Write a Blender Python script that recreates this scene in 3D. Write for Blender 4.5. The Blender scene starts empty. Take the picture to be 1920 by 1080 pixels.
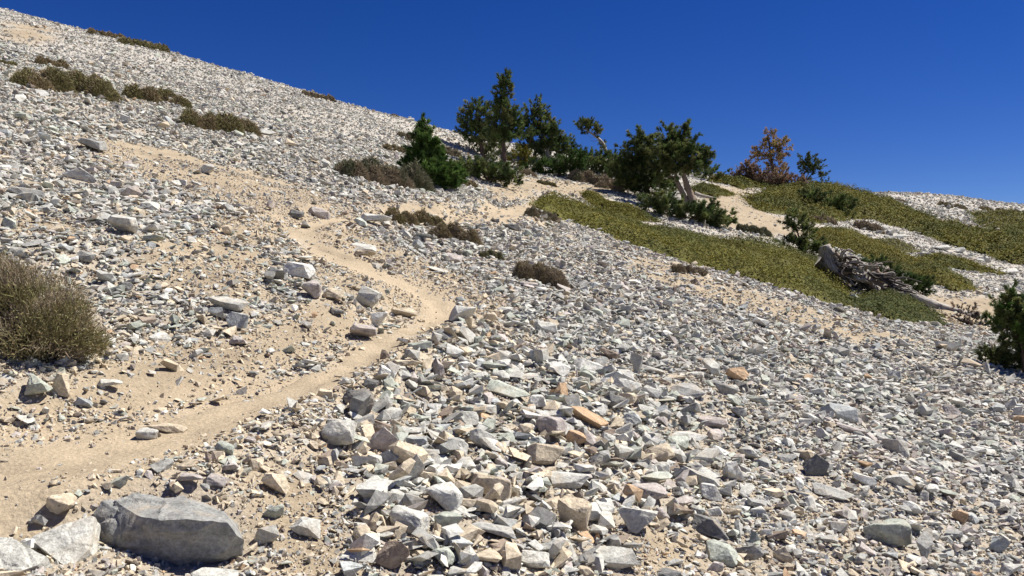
import bpy, bmesh, math, random
import numpy as np
from mathutils import Vector, Matrix, Euler, noise as mnoise

# ------------------------------------------------------------------ camera, sky, sun, exposure
SC = bpy.context.scene
COL = SC.collection
F = 1500.0                       # focal length in photo pixels (1920 wide)
EYE = 1.6                        # eye height over the trail
SUN_EL, SUN_AZ = math.radians(56), math.radians(72)      # azimuth measured from +Y towards +X

cam = bpy.data.cameras.new('camera'); cam.lens = 36 * F / 1920; cam.sensor_width = 36
cam.clip_start = 0.05; cam.clip_end = 8000
co = bpy.data.objects.new('camera', cam); COL.objects.link(co)
co.location = (0, 0, EYE); co.rotation_euler = (math.radians(90), 0, 0); SC.camera = co

W = bpy.data.worlds.new('World'); SC.world = W; W.use_nodes = True
nt = W.node_tree; nt.nodes.clear()
sky = nt.nodes.new('ShaderNodeTexSky'); sky.sky_type = 'NISHITA'; sky.sun_disc = False
sky.sun_elevation = SUN_EL; sky.sun_rotation = SUN_AZ
sky.altitude = 3000; sky.air_density = 1.0; sky.dust_density = 0.0; sky.ozone_density = 5.0
bg = nt.nodes.new('ShaderNodeBackground'); bg.inputs[1].default_value = 0.05
wo = nt.nodes.new('ShaderNodeOutputWorld')
hs = nt.nodes.new('ShaderNodeHueSaturation'); hs.inputs['Saturation'].default_value = 1.3; hs.inputs['Hue'].default_value = .522
nt.links.new(sky.outputs[0], hs.inputs['Color']); nt.links.new(hs.outputs[0], bg.inputs[0]); nt.links.new(bg.outputs[0], wo.inputs[0])

sl = bpy.data.lights.new('sun', 'SUN'); sl.energy = 5.0; sl.angle = math.radians(0.53); sl.color = (1, .945, .85)
so = bpy.data.objects.new('sun', sl); COL.objects.link(so)
sd = Vector((math.cos(SUN_EL) * math.sin(SUN_AZ), math.cos(SUN_EL) * math.cos(SUN_AZ), math.sin(SUN_EL)))
so.rotation_euler = (-sd).to_track_quat('-Z', 'Y').to_euler(); so.location = sd * 60

vs = SC.view_settings; vs.view_transform = 'Standard'; vs.look = 'None'; vs.exposure = 0.75; vs.gamma = 1
vs.use_curve_mapping = False

rng = np.random.default_rng(7)
random.seed(7)

# ------------------------------------------------------------------ noise and terrain height
def _h(ix, iy, s):
    n = (ix.astype(np.int64) * 374761393 + iy.astype(np.int64) * 668265263 + s * 974711) & 0x7fffffff
    n = ((n ^ (n >> 13)) * 1274126177) & 0x7fffffff
    n = (n ^ (n >> 16)) & 0xffff
    return n / 65535.0 * 2 - 1
def vnoise(x, y, s=0):
    ix, iy = np.floor(x), np.floor(y); fx, fy = x - ix, y - iy
    fx = fx * fx * (3 - 2 * fx); fy = fy * fy * (3 - 2 * fy)
    a, b = _h(ix, iy, s), _h(ix + 1, iy, s); c, d = _h(ix, iy + 1, s), _h(ix + 1, iy + 1, s)
    return (a * (1 - fx) + b * fx) * (1 - fy) + (c * (1 - fx) + d * fx) * fy
def fbm(x, y, s=0, o=4):
    r, a = 0, 1.0
    for k in range(o):
        r = r + a * vnoise(x * 2**k + 13.7 * k, y * 2**k - 7.1 * k, s + k); a *= .5
    return r

PA, PB = 0.27, 0.18
def plane(x, y): return -PA * x + PB * y
CT = []                                              # x, y, residual over the plane
def ct(X, Y, t, dz=0):
    u, v = (X - 960) / F, (540 - Y) / F
    CT.append((u * t, t, EYE + v * t + dz - plane(u * t, t)))
for X, Y in ((0,1080),(480,1000),(960,1080),(1500,1000),(1920,1080),(960,800),(1500,750),(1900,820),(600,720),(830,590),
             (300,620),(0,600),(600,450),(300,400),(0,350),(960,480),(1300,600),(1600,650)):
    u, v = (X - 960) / F, (540 - Y) / F
    t = 1.6 / (PB - PA * u - v); CT.append((u * t, t, 0.0))
for x, y in ((0,0),(-5,-4),(5,-4),(0,-15),(-12,0),(12,0),(20,6),(-20,8)): CT.append((x, y, 0.0))
ct(0,200,12.5); ct(100,150,19); ct(400,220,21); ct(-300,0,20); ct(700,300,21); ct(850,340,24); ct(960,395,18.5)
ct(1000,330,36); ct(945,316,42); ct(1250,450,26); ct(1750,602,19.5); ct(1560,530,24); ct(1300,392,34); ct(1440,400,40)
ct(0,95,28); ct(0,52,37); ct(-250,40,28); ct(-250,-5,38); ct(640,222,34); ct(300,140,33); ct(1920,452,48); ct(1920,418,66); ct(1920,401,84); ct(1780,440,50); ct(1780,405,64)
ct(1680,400,58); ct(1560,385,52); ct(2200,470,55); ct(2200,428,85); ct(1700,450,42); ct(1900,505,36); ct(1840,562,25); ct(1920,690,13.6); ct(1600,420,45); ct(1150,345,42); ct(2300,560,30)
SKY = [(-500,-80,52),(-250,-32,50),(0,22,48),(150,58,47),(300,97,46),(450,142,45),(640,191,45),(780,227,46),(862,250,48),(945,276,54),
       (1100,305,57),(1230,322,60),(1330,333,61),(1430,344,63),(1560,358,70),(1640,370,78),(1740,378,88),(1920,392,104),(2150,408,120),(2500,440,135)]
for X, Y, t in SKY:
    ct(X, Y, t)
    ct(X, Y, t * 1.3, -t * .10)
    ct(X, Y, t * 1.9, -t * .45)
CT = np.array(CT)
def _tps_k(r2): return 0.5 * r2 * np.log(r2 + 1e-9)
_n = len(CT); _P = np.c_[np.ones(_n), CT[:, :2] / 50]
_r2 = ((CT[:, None, :2] - CT[None, :, :2]) / 50) ** 2
_A = np.zeros((_n + 3, _n + 3)); _A[:_n, :_n] = _tps_k(_r2.sum(-1)) + np.eye(_n) * 1e-5; _A[:_n, _n:] = _P; _A[_n:, :_n] = _P.T
_wt = np.linalg.solve(_A, np.r_[CT[:, 2], 0, 0, 0])
def base_h(x, y):
    x = np.asarray(x, float); y = np.asarray(y, float); r = np.zeros_like(x)
    xc, yc = np.clip(x, -130, 200), np.clip(y, -40, 220)
    for i in range(_n):
        r = r + _wt[i] * _tps_k(((xc - CT[i, 0]) / 50) ** 2 + ((yc - CT[i, 1]) / 50) ** 2)
    r = r + _wt[_n] + _wt[_n + 1] * xc / 50 + _wt[_n + 2] * yc / 50
    z = plane(xc, yc) + r
    over = np.hypot(x - xc, y - yc)
    return z - 0.35 * np.minimum(over, 900)
def cast_fn(hfn, X, Y, t0=1.3, t1=190, n=1600):
    u, v = (X - 960) / F, (540 - Y) / F
    t = np.geomspace(t0, t1, n); d = EYE + v * t - hfn(u * t, t)
    k = np.where(d <= 0)[0]
    if len(k) == 0: k = [int(np.argmin(d))]
    i = k[0]; tt = t[i]
    if 0 < i and d[i] < 0:
        f = d[i - 1] / (d[i - 1] - d[i]); tt = t[i - 1] + f * (t[i] - t[i - 1])
    return u * tt, tt

# the footpath: centre line and half width
TRAIL = [(-260,960,.42),(0,880,.40),(150,850,.36),(300,815,.30),(430,775,.24),(560,725,.17),(660,680,.16),(745,635,.18),(825,590,.22),(800,555,.22),
         (720,522,.26),(640,490,.28),(590,460,.25),(572,432,.22),(640,412,.2),(760,408,.2),(880,408,.25),(960,402,.4),(985,388,.45),(1010,372,.4)]
_tp = []
for X, Y, wd in TRAIL:
    x, y = cast_fn(base_h, X, Y, n=500); _tp.append((x, y, wd))
_tp = np.array(_tp)
def _dens(P, m=14):                                   # Catmull-Rom
    out = []
    Q = np.vstack([2 * P[0] - P[1], P, 2 * P[-1] - P[-2]])
    for i in range(1, len(Q) - 2):
        for s in np.linspace(0, 1, m, endpoint=False):
            a, b, c, d = Q[i-1], Q[i], Q[i+1], Q[i+2]
            out.append(.5 * ((2*b) + (c-a)*s + (2*a-5*b+4*c-d)*s*s + (3*b-a-3*c+d)*s**3))
    return np.array(out + [P[-1]])
TP = _dens(_tp); TPZ = base_h(TP[:, 0], TP[:, 1])
def trail_d(x, y):
    """distance to the path centre over its half width, and the height of the path there"""
    sh = x.shape; x = x.ravel(); y = y.ravel()
    best = np.full(x.shape, 1e9); bz = np.zeros_like(x); bw = np.ones_like(x)
    m = (np.abs(x) < 12) & (y > -3) & (y < 30)
    xm, ym = x[m], y[m]; b = np.full(xm.shape, 1e9); z = np.zeros_like(xm); w = np.ones_like(xm)
    for (px, py, pw), pz in zip(TP, TPZ):
        d = np.hypot(xm - px, ym - py); k = d < b
        b = np.where(k, d, b); z = np.where(k, pz, z); w = np.where(k, pw, w)
    best[m] = b; bz[m] = z; bw[m] = w
    return best.reshape(sh), bw.reshape(sh), bz.reshape(sh)

NG = 590
_s = np.linspace(-1, 1, NG); KX = 8.0; AX = 2.4
GX = AX * np.sinh(KX * _s) / 1.0; GX = GX * (3200 / GX[-1]); AXs = AX * 3200 / (AX * math.sinh(KX))
GY = GX + 3.0
MX, MY = np.meshgrid(GX, GY, indexing='ij')
HZ = base_h(MX, MY)
_d, _w, _z = trail_d(MX, MY)
k = np.clip((_d - _w) / (1.0 * _w + .15), 0, 1); k = k * k * (3 - 2 * k)
nz = fbm(MX * .45, MY * .45, 3, 3) * .07 + fbm(MX * 1.9, MY * 1.9, 11, 4) * .028
nz = nz + np.clip(np.hypot(MX, MY) / 60, 0, 1) * fbm(MX * .12, MY * .12, 5, 3) * .22
HZ = HZ + nz * (.25 + .75 * k)
flat = _z - .05 * (1 - np.clip(_d / _w, 0, 1)) + nz * .25
HZ = flat * (1 - k) * .8 + HZ * (1 - (1 - k) * .8)
TRAILK = 1 - k
for X, Y, r, drop in ((318, 1070, .42, .03), (60, 1060, .35, .02)):       # trodden level round the boulder
    px, py = cast_fn(base_h, X, Y, n=600); pz = float(base_h(np.array([px]), np.array([py]))[0]) - drop
    q = np.clip(1 - (np.hypot(MX - px, (MY - py) * 1.2) - r * .55) / (r * .6), 0, 1); q = q * q * (3 - 2 * q) * .85
    HZ = HZ * (1 - q) + (pz + .06 * (MY - py) + nz * .4) * q
def _gi(x):
    s = np.arcsinh(np.clip(x, GX[0] * .999, GX[-1] * .999) / AXs) / KX
    f = (s + 1) / 2 * (NG - 1); i = np.clip(np.floor(f).astype(int), 0, NG - 2)
    g = (x - GX[i]) / (GX[i + 1] - GX[i])
    return i, np.clip(g, 0, 1)
def height(x, y, G=None):
    G = HZ if G is None else G
    x = np.asarray(x, float); y = np.asarray(y, float)
    i, a = _gi(x); j, b = _gi(y - 3.0)
    return (G[i, j] * (1 - a) + G[i + 1, j] * a) * (1 - b) + (G[i, j + 1] * (1 - a) + G[i + 1, j + 1] * a) * b
def at(X, Y):
    x, y = cast_fn(height, X, Y); return Vector((x, y, float(height(x, y))))
def normal(x, y, e=.12):
    n = Vector((-(float(height(x+e, y)) - float(height(x-e, y))) / (2*e), -(float(height(x, y+e)) - float(height(x, y-e))) / (2*e), 1))
    return n.normalized()
def wpoly(pts): return np.array([at(*p)[:2] for p in pts])
def inpoly(P, x, y):
    r = np.zeros(x.shape, bool); n = len(P); j = n - 1
    for i in range(n):
        xi, yi, xj, yj = P[i][0], P[i][1], P[j][0], P[j][1]
        r ^= ((yi > y) != (yj > y)) & (x < (xj - xi) * (y - yi) / (yj - yi + 1e-12) + xi); j = i
    return r
def polyd(P, x, y):
    b = np.full(x.shape, 1e9); n = len(P)
    for i in range(n):
        a, c = P[i], P[(i + 1) % n]; d = c - a; L = max(d @ d, 1e-9)
        t = np.clip(((x - a[0]) * d[0] + (y - a[1]) * d[1]) / L, 0, 1)
        b = np.minimum(b, np.hypot(x - a[0] - t * d[0], y - a[1] - t * d[1]))
    return b

# bare earth: (polygon traced on the ground, share of stones left)
EARTH = [(wpoly(p), s) for p, s in (
    ([(-200,760),(60,790),(200,785),(400,755),(560,700),(640,665),(720,620),(800,575),(830,600),(750,655),(640,725),(520,780),(420,845),(250,900),(0,980),(-200,1050)], .03),
    ([(185,655),(300,640),(470,610),(560,575),(640,560),(700,620),(640,660),(560,695),(400,750),(250,790),(60,790),(-100,780),(-100,730),(60,750),(150,700)], .09),
    ([(560,400),(640,400),(700,450),(820,500),(960,560),(920,600),(840,600),(700,560),(640,560),(560,500)], .16),
    ([(545,425),(600,440),(700,490),(800,520),(900,560),(840,600),(740,560),(640,520),(570,475)], .02),
    ([(170,250),(330,285),(480,325),(650,375),(600,420),(480,400),(330,350),(150,300)], .07),
    ([(390,400),(560,420),(560,470),(480,520),(400,560),(330,470)], .14),
    ([(0,385),(120,395),(170,430),(60,440),(0,430)], .16),
    ([(620,405),(760,380),(880,395),(960,380),(1010,370),(1010,410),(900,425),(740,420),(640,430)], .12),
    ([(230,470),(330,440),(420,480),(520,560),(460,600),(380,560),(300,520)], .3),
    ([(420,330),(560,370),(660,400),(600,430),(470,390),(400,360)], .1),
    ([(0,40),(90,50),(110,80),(0,75)], .06),
    ([(900,345),(1100,335),(1190,365),(1120,370),(1000,370),(900,380)], .14),
    ([(1310,350),(1400,345),(1420,390),(1530,430),(1500,450),(1330,420),(1300,390)], .06),
    ([(1700,545),(1860,560),(1920,560),(1920,600),(1830,612),(1740,600)], .06),
    ([(1180,470),(1400,540),(1650,620),(1750,650),(1600,640),(1350,570),(1150,500)], .3),
    ([(1730,410),(1880,430),(1740,420)], .12),
    ([(460,880),(640,830),(620,960),(680,1080),(520,1080),(480,980)], .12),
    ([(1180,1020),(1290,1000),(1330,1080),(1190,1080)], .1),
)]
HEAP = wpoly([(640,780),(760,680),(860,610),(1000,600),(1180,680),(1300,760),(1340,860),(1320,960),(1200,1020),(1180,1079),(680,1079),(640,900)])
def stones_share(x, y):
    s = np.ones(x.shape)
    for P, v in EARTH:
        d = polyd(P, x, y); ins = inpoly(P, x, y)
        soft = .06 + .015 * np.hypot(x, y)
        k = np.clip(np.where(ins, d, -d) / soft * .5 + .5 + fbm(x * 1.7, y * 1.7, 21, 3) * .45, 0, 1)
        s = np.minimum(s, 1 - k * (1 - v))
    return s

# ------------------------------------------------------------------ materials
def new_mat(name):
    m = bpy.data.materials.new(name); m.use_nodes = True; t = m.node_tree
    return m, t, t.nodes['Principled BSDF'], t.nodes.new, t.links.new
def stone_mat(name, src, tex_obj=True, scale=15.0, bump=.25):
    m, t, B, N, L = new_mat(name)
    if src == 'object':
        c = N('ShaderNodeObjectInfo'); col = c.outputs['Color']
    else:
        c = N('ShaderNodeAttribute'); c.attribute_type = 'INSTANCER'; c.attribute_name = 'col'; col = c.outputs['Color']
    g = N('ShaderNodeNewGeometry')
    n1 = N('ShaderNodeTexNoise'); n1.inputs['Scale'].default_value = scale; n1.inputs['Detail'].default_value = 6; n1.inputs['Roughness'].default_value = .7
    n2 = N('ShaderNodeTexNoise'); n2.inputs['Scale'].default_value = scale * 5; n2.inputs['Detail'].default_value = 3; n2.inputs['Roughness'].default_value = .8
    n3 = N('ShaderNodeTexNoise'); n3.inputs['Scale'].default_value = scale * .35; n3.inputs['Detail'].default_value = 4; n3.inputs['Distortion'].default_value = 1.5
    for n in (n1, n2, n3): L(g.outputs['Position'], n.inputs['Vector'])
    r1 = N('ShaderNodeMapRange'); r1.inputs[1].default_value = .3; r1.inputs[2].default_value = .7; r1.inputs[3].default_value = .72; r1.inputs[4].default_value = 1.22
    L(n1.outputs[0], r1.inputs[0])
    r2 = N('ShaderNodeMapRange'); r2.inputs[1].default_value = .38; r2.inputs[2].default_value = .62; r2.inputs[3].default_value = .76; r2.inputs[4].default_value = 1.18
    L(n2.outputs[0], r2.inputs[0])
    mu = N('ShaderNodeMath'); mu.operation = 'MULTIPLY'; L(r1.outputs[0], mu.inputs[0]); L(r2.outputs[0], mu.inputs[1])
    mx = N('ShaderNodeMix'); mx.data_type = 'RGBA'; mx.blend_type = 'MULTIPLY'; mx.inputs[0].default_value = 1
    L(col, mx.inputs[6]); L(mu.outputs[0], mx.inputs[7])
    # dust and iron stain in blotches
    r3 = N('ShaderNodeMapRange'); r3.inputs[1].default_value = .52; r3.inputs[2].default_value = .72; r3.inputs[3].default_value = 0; r3.inputs[4].default_value = .5
    L(n3.outputs[0], r3.inputs[0])
    m2 = N('ShaderNodeMix'); m2.data_type = 'RGBA'; L(r3.outputs[0], m2.inputs[0]); L(mx.outputs[2], m2.inputs[6]); m2.inputs[7].default_value = (.42, .345, .25, 1)
    wv = N('ShaderNodeTexNoise'); wv.inputs['Scale'].default_value = scale * .9; wv.inputs['Detail'].default_value = 8; wv.inputs['Roughness'].default_value = .75; wv.inputs['Distortion'].default_value = .6
    mp = N('ShaderNodeMapping'); mp.inputs['Location'].default_value = (7, 3, 5); mp.inputs['Rotation'].default_value = (.3, .5, .2); mp.inputs['Scale'].default_value = (1, 1, 2.6); L(g.outputs['Position'], mp.inputs[0]); L(mp.outputs[0], wv.inputs['Vector'])
    r4 = N('ShaderNodeMapRange'); r4.inputs[1].default_value = .56; r4.inputs[2].default_value = .70; r4.inputs[3].default_value = 0; r4.inputs[4].default_value = .5; L(wv.outputs[0], r4.inputs[0])
    r5 = N('ShaderNodeMapRange'); r5.inputs[1].default_value = .32; r5.inputs[2].default_value = .46; r5.inputs[3].default_value = .6; r5.inputs[4].default_value = 1; L(wv.outputs[0], r5.inputs[0])
    m3 = N('ShaderNodeMix'); m3.data_type = 'RGBA'; L(r4.outputs[0], m3.inputs[0]); L(m2.outputs[2], m3.inputs[6]); m3.inputs[7].default_value = (.55, .54, .5, 1)
    m4 = N('ShaderNodeMix'); m4.data_type = 'RGBA'; m4.blend_type = 'MULTIPLY'; m4.inputs[0].default_value = 1; L(m3.outputs[2], m4.inputs[6]); L(r5.outputs[0], m4.inputs[7])
    L(m4.outputs[2], B.inputs['Base Color'])
    B.inputs['Roughness'].default_value = .88; B.inputs['Specular IOR Level'].default_value = .25
    bp = N('ShaderNodeBump'); bp.inputs['Strength'].default_value = bump; bp.inputs['Distance'].default_value = .02
    ad = N('ShaderNodeMath'); ad.operation = 'MULTIPLY_ADD'; ad.inputs[1].default_value = .3
    L(n2.outputs[0], ad.inputs[0]); L(n1.outputs[0], ad.inputs[2]); L(ad.outputs[0], bp.inputs['Height']); L(bp.outputs[0], B.inputs['Normal'])
    return m
M_ROCK = stone_mat('rock_stone', 'object', bump=.5)
M_SCREE = stone_mat('scree_stone', 'inst', scale=16, bump=.3)

def ground_mat():
    m, t, B, N, L = new_mat('mountain_soil')
    a = N('ShaderNodeAttribute'); a.attribute_name = 'soil'
    g = N('ShaderNodeNewGeometry')
    n1 = N('ShaderNodeTexNoise'); n1.inputs['Scale'].default_value = 2.2; n1.inputs['Detail'].default_value = 8; n1.inputs['Roughness'].default_value = .65
    n2 = N('ShaderNodeTexNoise'); n2.inputs['Scale'].default_value = 60; n2.inputs['Detail'].default_value = 6; n2.inputs['Roughness'].default_value = .75
    vo = N('ShaderNodeTexVoronoi'); vo.inputs['Scale'].default_value = 55; vo.inputs['Randomness'].default_value = 1
    for n in (n1, n2, vo): L(g.outputs['Position'], n.inputs['Vector'])
    cr = N('ShaderNodeValToRGB'); cr.color_ramp.elements[0].position = .3; cr.color_ramp.elements[0].color = (.265, .213, .15, 1)
    cr.color_ramp.elements[1].position = .72; cr.color_ramp.elements[1].color = (.425, .352, .252, 1)
    L(n1.outputs[0], cr.inputs[0])
    path = N('ShaderNodeMix'); path.data_type = 'RGBA'; L(a.outputs['Color'], path.inputs[0])
    sep = N('ShaderNodeSeparateColor'); L(a.outputs['Color'], sep.inputs[0]); L(sep.outputs[0], path.inputs[0])
    L(cr.outputs[0], path.inputs[6]); path.inputs[7].default_value = (.455, .372, .262, 1)
    grit = N('ShaderNodeMix'); grit.data_type = 'RGBA'; L(sep.outputs[1], grit.inputs[0]); L(path.outputs[2], grit.inputs[6]); grit.inputs[7].default_value = (.43, .405, .365, 1)
    r2 = N('ShaderNodeMapRange'); r2.inputs[1].default_value = .3; r2.inputs[2].default_value = .7; r2.inputs[3].default_value = .72; r2.inputs[4].default_value = 1.22; L(n2.outputs[0], r2.inputs[0])
    mx = N('ShaderNodeMix'); mx.data_type = 'RGBA'; mx.blend_type = 'MULTIPLY'; mx.inputs[0].default_value = 1
    L(grit.outputs[2], mx.inputs[6]); L(r2.outputs[0], mx.inputs[7]); L(mx.outputs[2], B.inputs['Base Color'])
    B.inputs['Roughness'].default_value = .95; B.inputs['Specular IOR Level'].default_value = .1
    ad = N('ShaderNodeMath'); ad.operation = 'MULTIPLY_ADD'; ad.inputs[1].default_value = -.4; L(vo.outputs['Distance'], ad.inputs[0]); L(n2.outputs[0], ad.inputs[2])
    bp = N('ShaderNodeBump'); bp.inputs['Strength'].default_value = .6; bp.inputs['Distance'].default_value = .02; L(ad.outputs[0], bp.inputs['Height']); L(bp.outputs[0], B.inputs['Normal'])
    return m
M_SOIL = ground_mat()

def leaf_mat(name, trans=.25, rough=.55):
    m, t, B, N, L = new_mat(name)
    a = N('ShaderNodeAttribute'); a.attribute_name = 'col'
    L(a.outputs['Color'], B.inputs['Base Color']); B.inputs['Roughness'].default_value = rough; B.inputs['Specular IOR Level'].default_value = .12
    tr = N('ShaderNodeBsdfTranslucent'); L(a.outputs['Color'], tr.inputs[0])
    ms = N('ShaderNodeMixShader'); ms.inputs[0].default_value = trans
    L(B.outputs[0], ms.inputs[1]); L(tr.outputs[0], ms.inputs[2]); L(ms.outputs[0], t.nodes['Material Output'].inputs[0])
    return m
M_NEEDLE = leaf_mat('pine_needles', .36)
M_LEAF = leaf_mat('shrub_leaves', .12, .8)
M_TWIG = leaf_mat('dry_twigs', .12, .8)

def wood_mat(name, c1, c2, scale=30):
    m, t, B, N, L = new_mat(name)
    tc = N('ShaderNodeAttribute'); tc.attribute_name = 'grain'
    mp = N('ShaderNodeMapping'); mp.inputs['Scale'].default_value = (1, 1, .12); L(tc.outputs['Vector'], mp.inputs[0])
    n1 = N('ShaderNodeTexNoise'); n1.inputs['Scale'].default_value = scale; n1.inputs['Detail'].default_value = 5; n1.inputs['Roughness'].default_value = .7; L(mp.outputs[0], n1.inputs['Vector'])
    cr = N('ShaderNodeValToRGB'); cr.color_ramp.elements[0].position = .36; cr.color_ramp.elements[0].color = c1 + (1,)
    cr.color_ramp.elements[1].position = .64; cr.color_ramp.elements[1].color = c2 + (1,); L(n1.outputs[0], cr.inputs[0])
    L(cr.outputs[0], B.inputs['Base Color']); B.inputs['Roughness'].default_value = .85; B.inputs['Specular IOR Level'].default_value = .2
    bp = N('ShaderNodeBump'); bp.inputs['Strength'].default_value = .8; bp.inputs['Distance'].default_value = .02; L(n1.outputs[0], bp.inputs['Height']); L(bp.outputs[0], B.inputs['Normal'])
    return m
M_BARK = wood_mat('brown_bark', (.05, .036, .03), (.15, .105, .078))
M_BARKT = wood_mat('tan_bark', (.14, .10, .075), (.34, .26, .2))
M_DEADW = wood_mat('bleached_wood', (.10, .085, .072), (.52, .48, .43))
M_DARKW = wood_mat('dark_dead_wood', (.03, .025, .025), (.12, .10, .09))

# ------------------------------------------------------------------ mesh helpers
def mk_mesh(name, V, FC, mats=(), col=None, grain=None, smooth=False):
    V = np.asarray(V, np.float32); FC = np.asarray(FC, np.int32); kf = FC.shape[1]
    me = bpy.data.meshes.new(name)
    me.vertices.add(len(V)); me.vertices.foreach_set('co', V.ravel())
    me.loops.add(FC.size); me.loops.foreach_set('vertex_index', FC.ravel())
    me.polygons.add(len(FC)); me.polygons.foreach_set('loop_start', np.arange(len(FC), dtype=np.int32) * kf)
    if smooth: me.polygons.foreach_set('use_smooth', np.ones(len(FC), bool))
    for m in mats: me.materials.append(m)
    if col is not None:
        a = me.attributes.new('col', 'FLOAT_COLOR', 'POINT'); a.data.foreach_set('color', np.c_[col, np.ones(len(V))].astype(np.float32).ravel())
    if grain is not None:
        a = me.attributes.new('grain', 'FLOAT_VECTOR', 'POINT'); a.data.foreach_set('vector', np.asarray(grain, np.float32).ravel())
    me.update(calc_edges=True); me.validate()
    return me
def link(name, me, parent=None, **props):
    o = bpy.data.objects.new(name, me); COL.objects.link(o)
    if parent is not None: o.parent = parent
    for k_, v_ in props.items(): o[k_] = v_
    return o
def thing(name, label, cat, loc, group=None):
    o = link(name, None); o.empty_display_size = .1; o.location = loc; o['label'] = label; o['category'] = cat
    if group: o['group'] = group
    return o
def unit(v): return v / (np.linalg.norm(v, axis=-1, keepdims=True) + 1e-9)
def rdir(n): return unit(rng.normal(size=(n, 3)))
class Tubes:
    def __init__(s): s.V, s.F, s.G, s.n = [], [], [], 0
    def add(s, P, R, sides=6, rough=0.0, seed=0, cap=True):
        P = np.asarray(P, float); R = np.asarray(R, float) * np.ones(len(P)); n = len(P)
        T = unit(np.gradient(P, axis=0)); up = np.array([0.13, .31, .94]); L = 0
        ph = rng.uniform(0, 6.28)
        for i in range(n):
            a = unit(np.cross(T[i], up)); b = np.cross(T[i], a)
            th = np.linspace(0, 2 * np.pi, sides, endpoint=False) + ph + i * .06
            rr = R[i] * (1 + rough * (np.sin(th * 3 + i * .35 + seed) * .5 + np.sin(th * 5 - i * .2 + seed * 2) * .35 + rng.uniform(-.4, .4, sides)))
            s.V.append(P[i] + np.outer(np.cos(th) * rr, a) + np.outer(np.sin(th) * rr, b))
            if i: L += np.linalg.norm(P[i] - P[i - 1])
            s.G.append(np.c_[np.cos(th) * .15 + seed, np.sin(th) * .15, np.full(sides, L)])
        o = s.n
        for i in range(n - 1):
            for j in range(sides):
                k2 = (j + 1) % sides; s.F.append((o + i*sides + j, o + i*sides + k2, o + (i+1)*sides + k2, o + (i+1)*sides + j))
        s.n += n * sides
        if cap:
            for i0 in (0, n - 1):
                s.V.append(P[i0][None]); s.G.append(np.zeros((1, 3)))
                for j in range(0, sides):
                    s.F.append((o + i0*sides + j, o + i0*sides + (j + 1) % sides, s.n, s.n))
                s.n += 1
    def mesh(s, name, m):
        V = np.vstack(s.V); G = np.vstack(s.G)
        me = bpy.data.meshes.new(name)
        me.from_pydata(V.tolist(), [], [f if f[2] != f[3] else f[:3] for f in s.F]); me.materials.append(m)
        for p in me.polygons: p.use_smooth = True
        a = me.attributes.new('grain', 'FLOAT_VECTOR', 'POINT'); a.data.foreach_set('vector', G.astype(np.float32).ravel())
        return me
def smoothline(P, m=6):
    return _dens(np.asarray(P, float), m)
def blades(C, D, Ln, Wd, col):
    """one pointed blade for each row: root C, direction D, length, width, colour"""
    n = len(C); side = unit(np.cross(D, rdir(n))) * (np.asarray(Wd) * np.ones(n))[:, None] * .5
    V = np.empty((n, 3, 3)); V[:, 0] = C - side; V[:, 1] = C + side; V[:, 2] = C + D * (np.asarray(Ln) * np.ones(n))[:, None]
    return V.reshape(-1, 3), np.arange(n * 3).reshape(-1, 3), np.repeat(col, 3, axis=0)
def leaves(C, Nn, S, col, asp=.6):
    """one diamond leaf for each row, facing Nn"""
    n = len(C); a = unit(np.cross(Nn, rdir(n))); b = np.cross(Nn, a); S = (np.asarray(S) * np.ones(n))[:, None]
    V = np.empty((n, 4, 3)); V[:, 0] = C - a * S * .5; V[:, 1] = C + b * S * asp * .5 + Nn * S * .1; V[:, 2] = C + a * S * .5; V[:, 3] = C - b * S * asp * .5 + Nn * S * .1
    return V.reshape(-1, 3), np.arange(n * 4).reshape(-1, 4), np.repeat(col, 4, axis=0)
def tint(cols, n, jit=.25, w=None):
    c = np.array(cols)[rng.choice(len(cols), n, p=w)]
    return c * rng.uniform(1 - jit, 1 + jit, (n, 1)) * rng.uniform(.94, 1.06, (n, 3))

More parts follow.
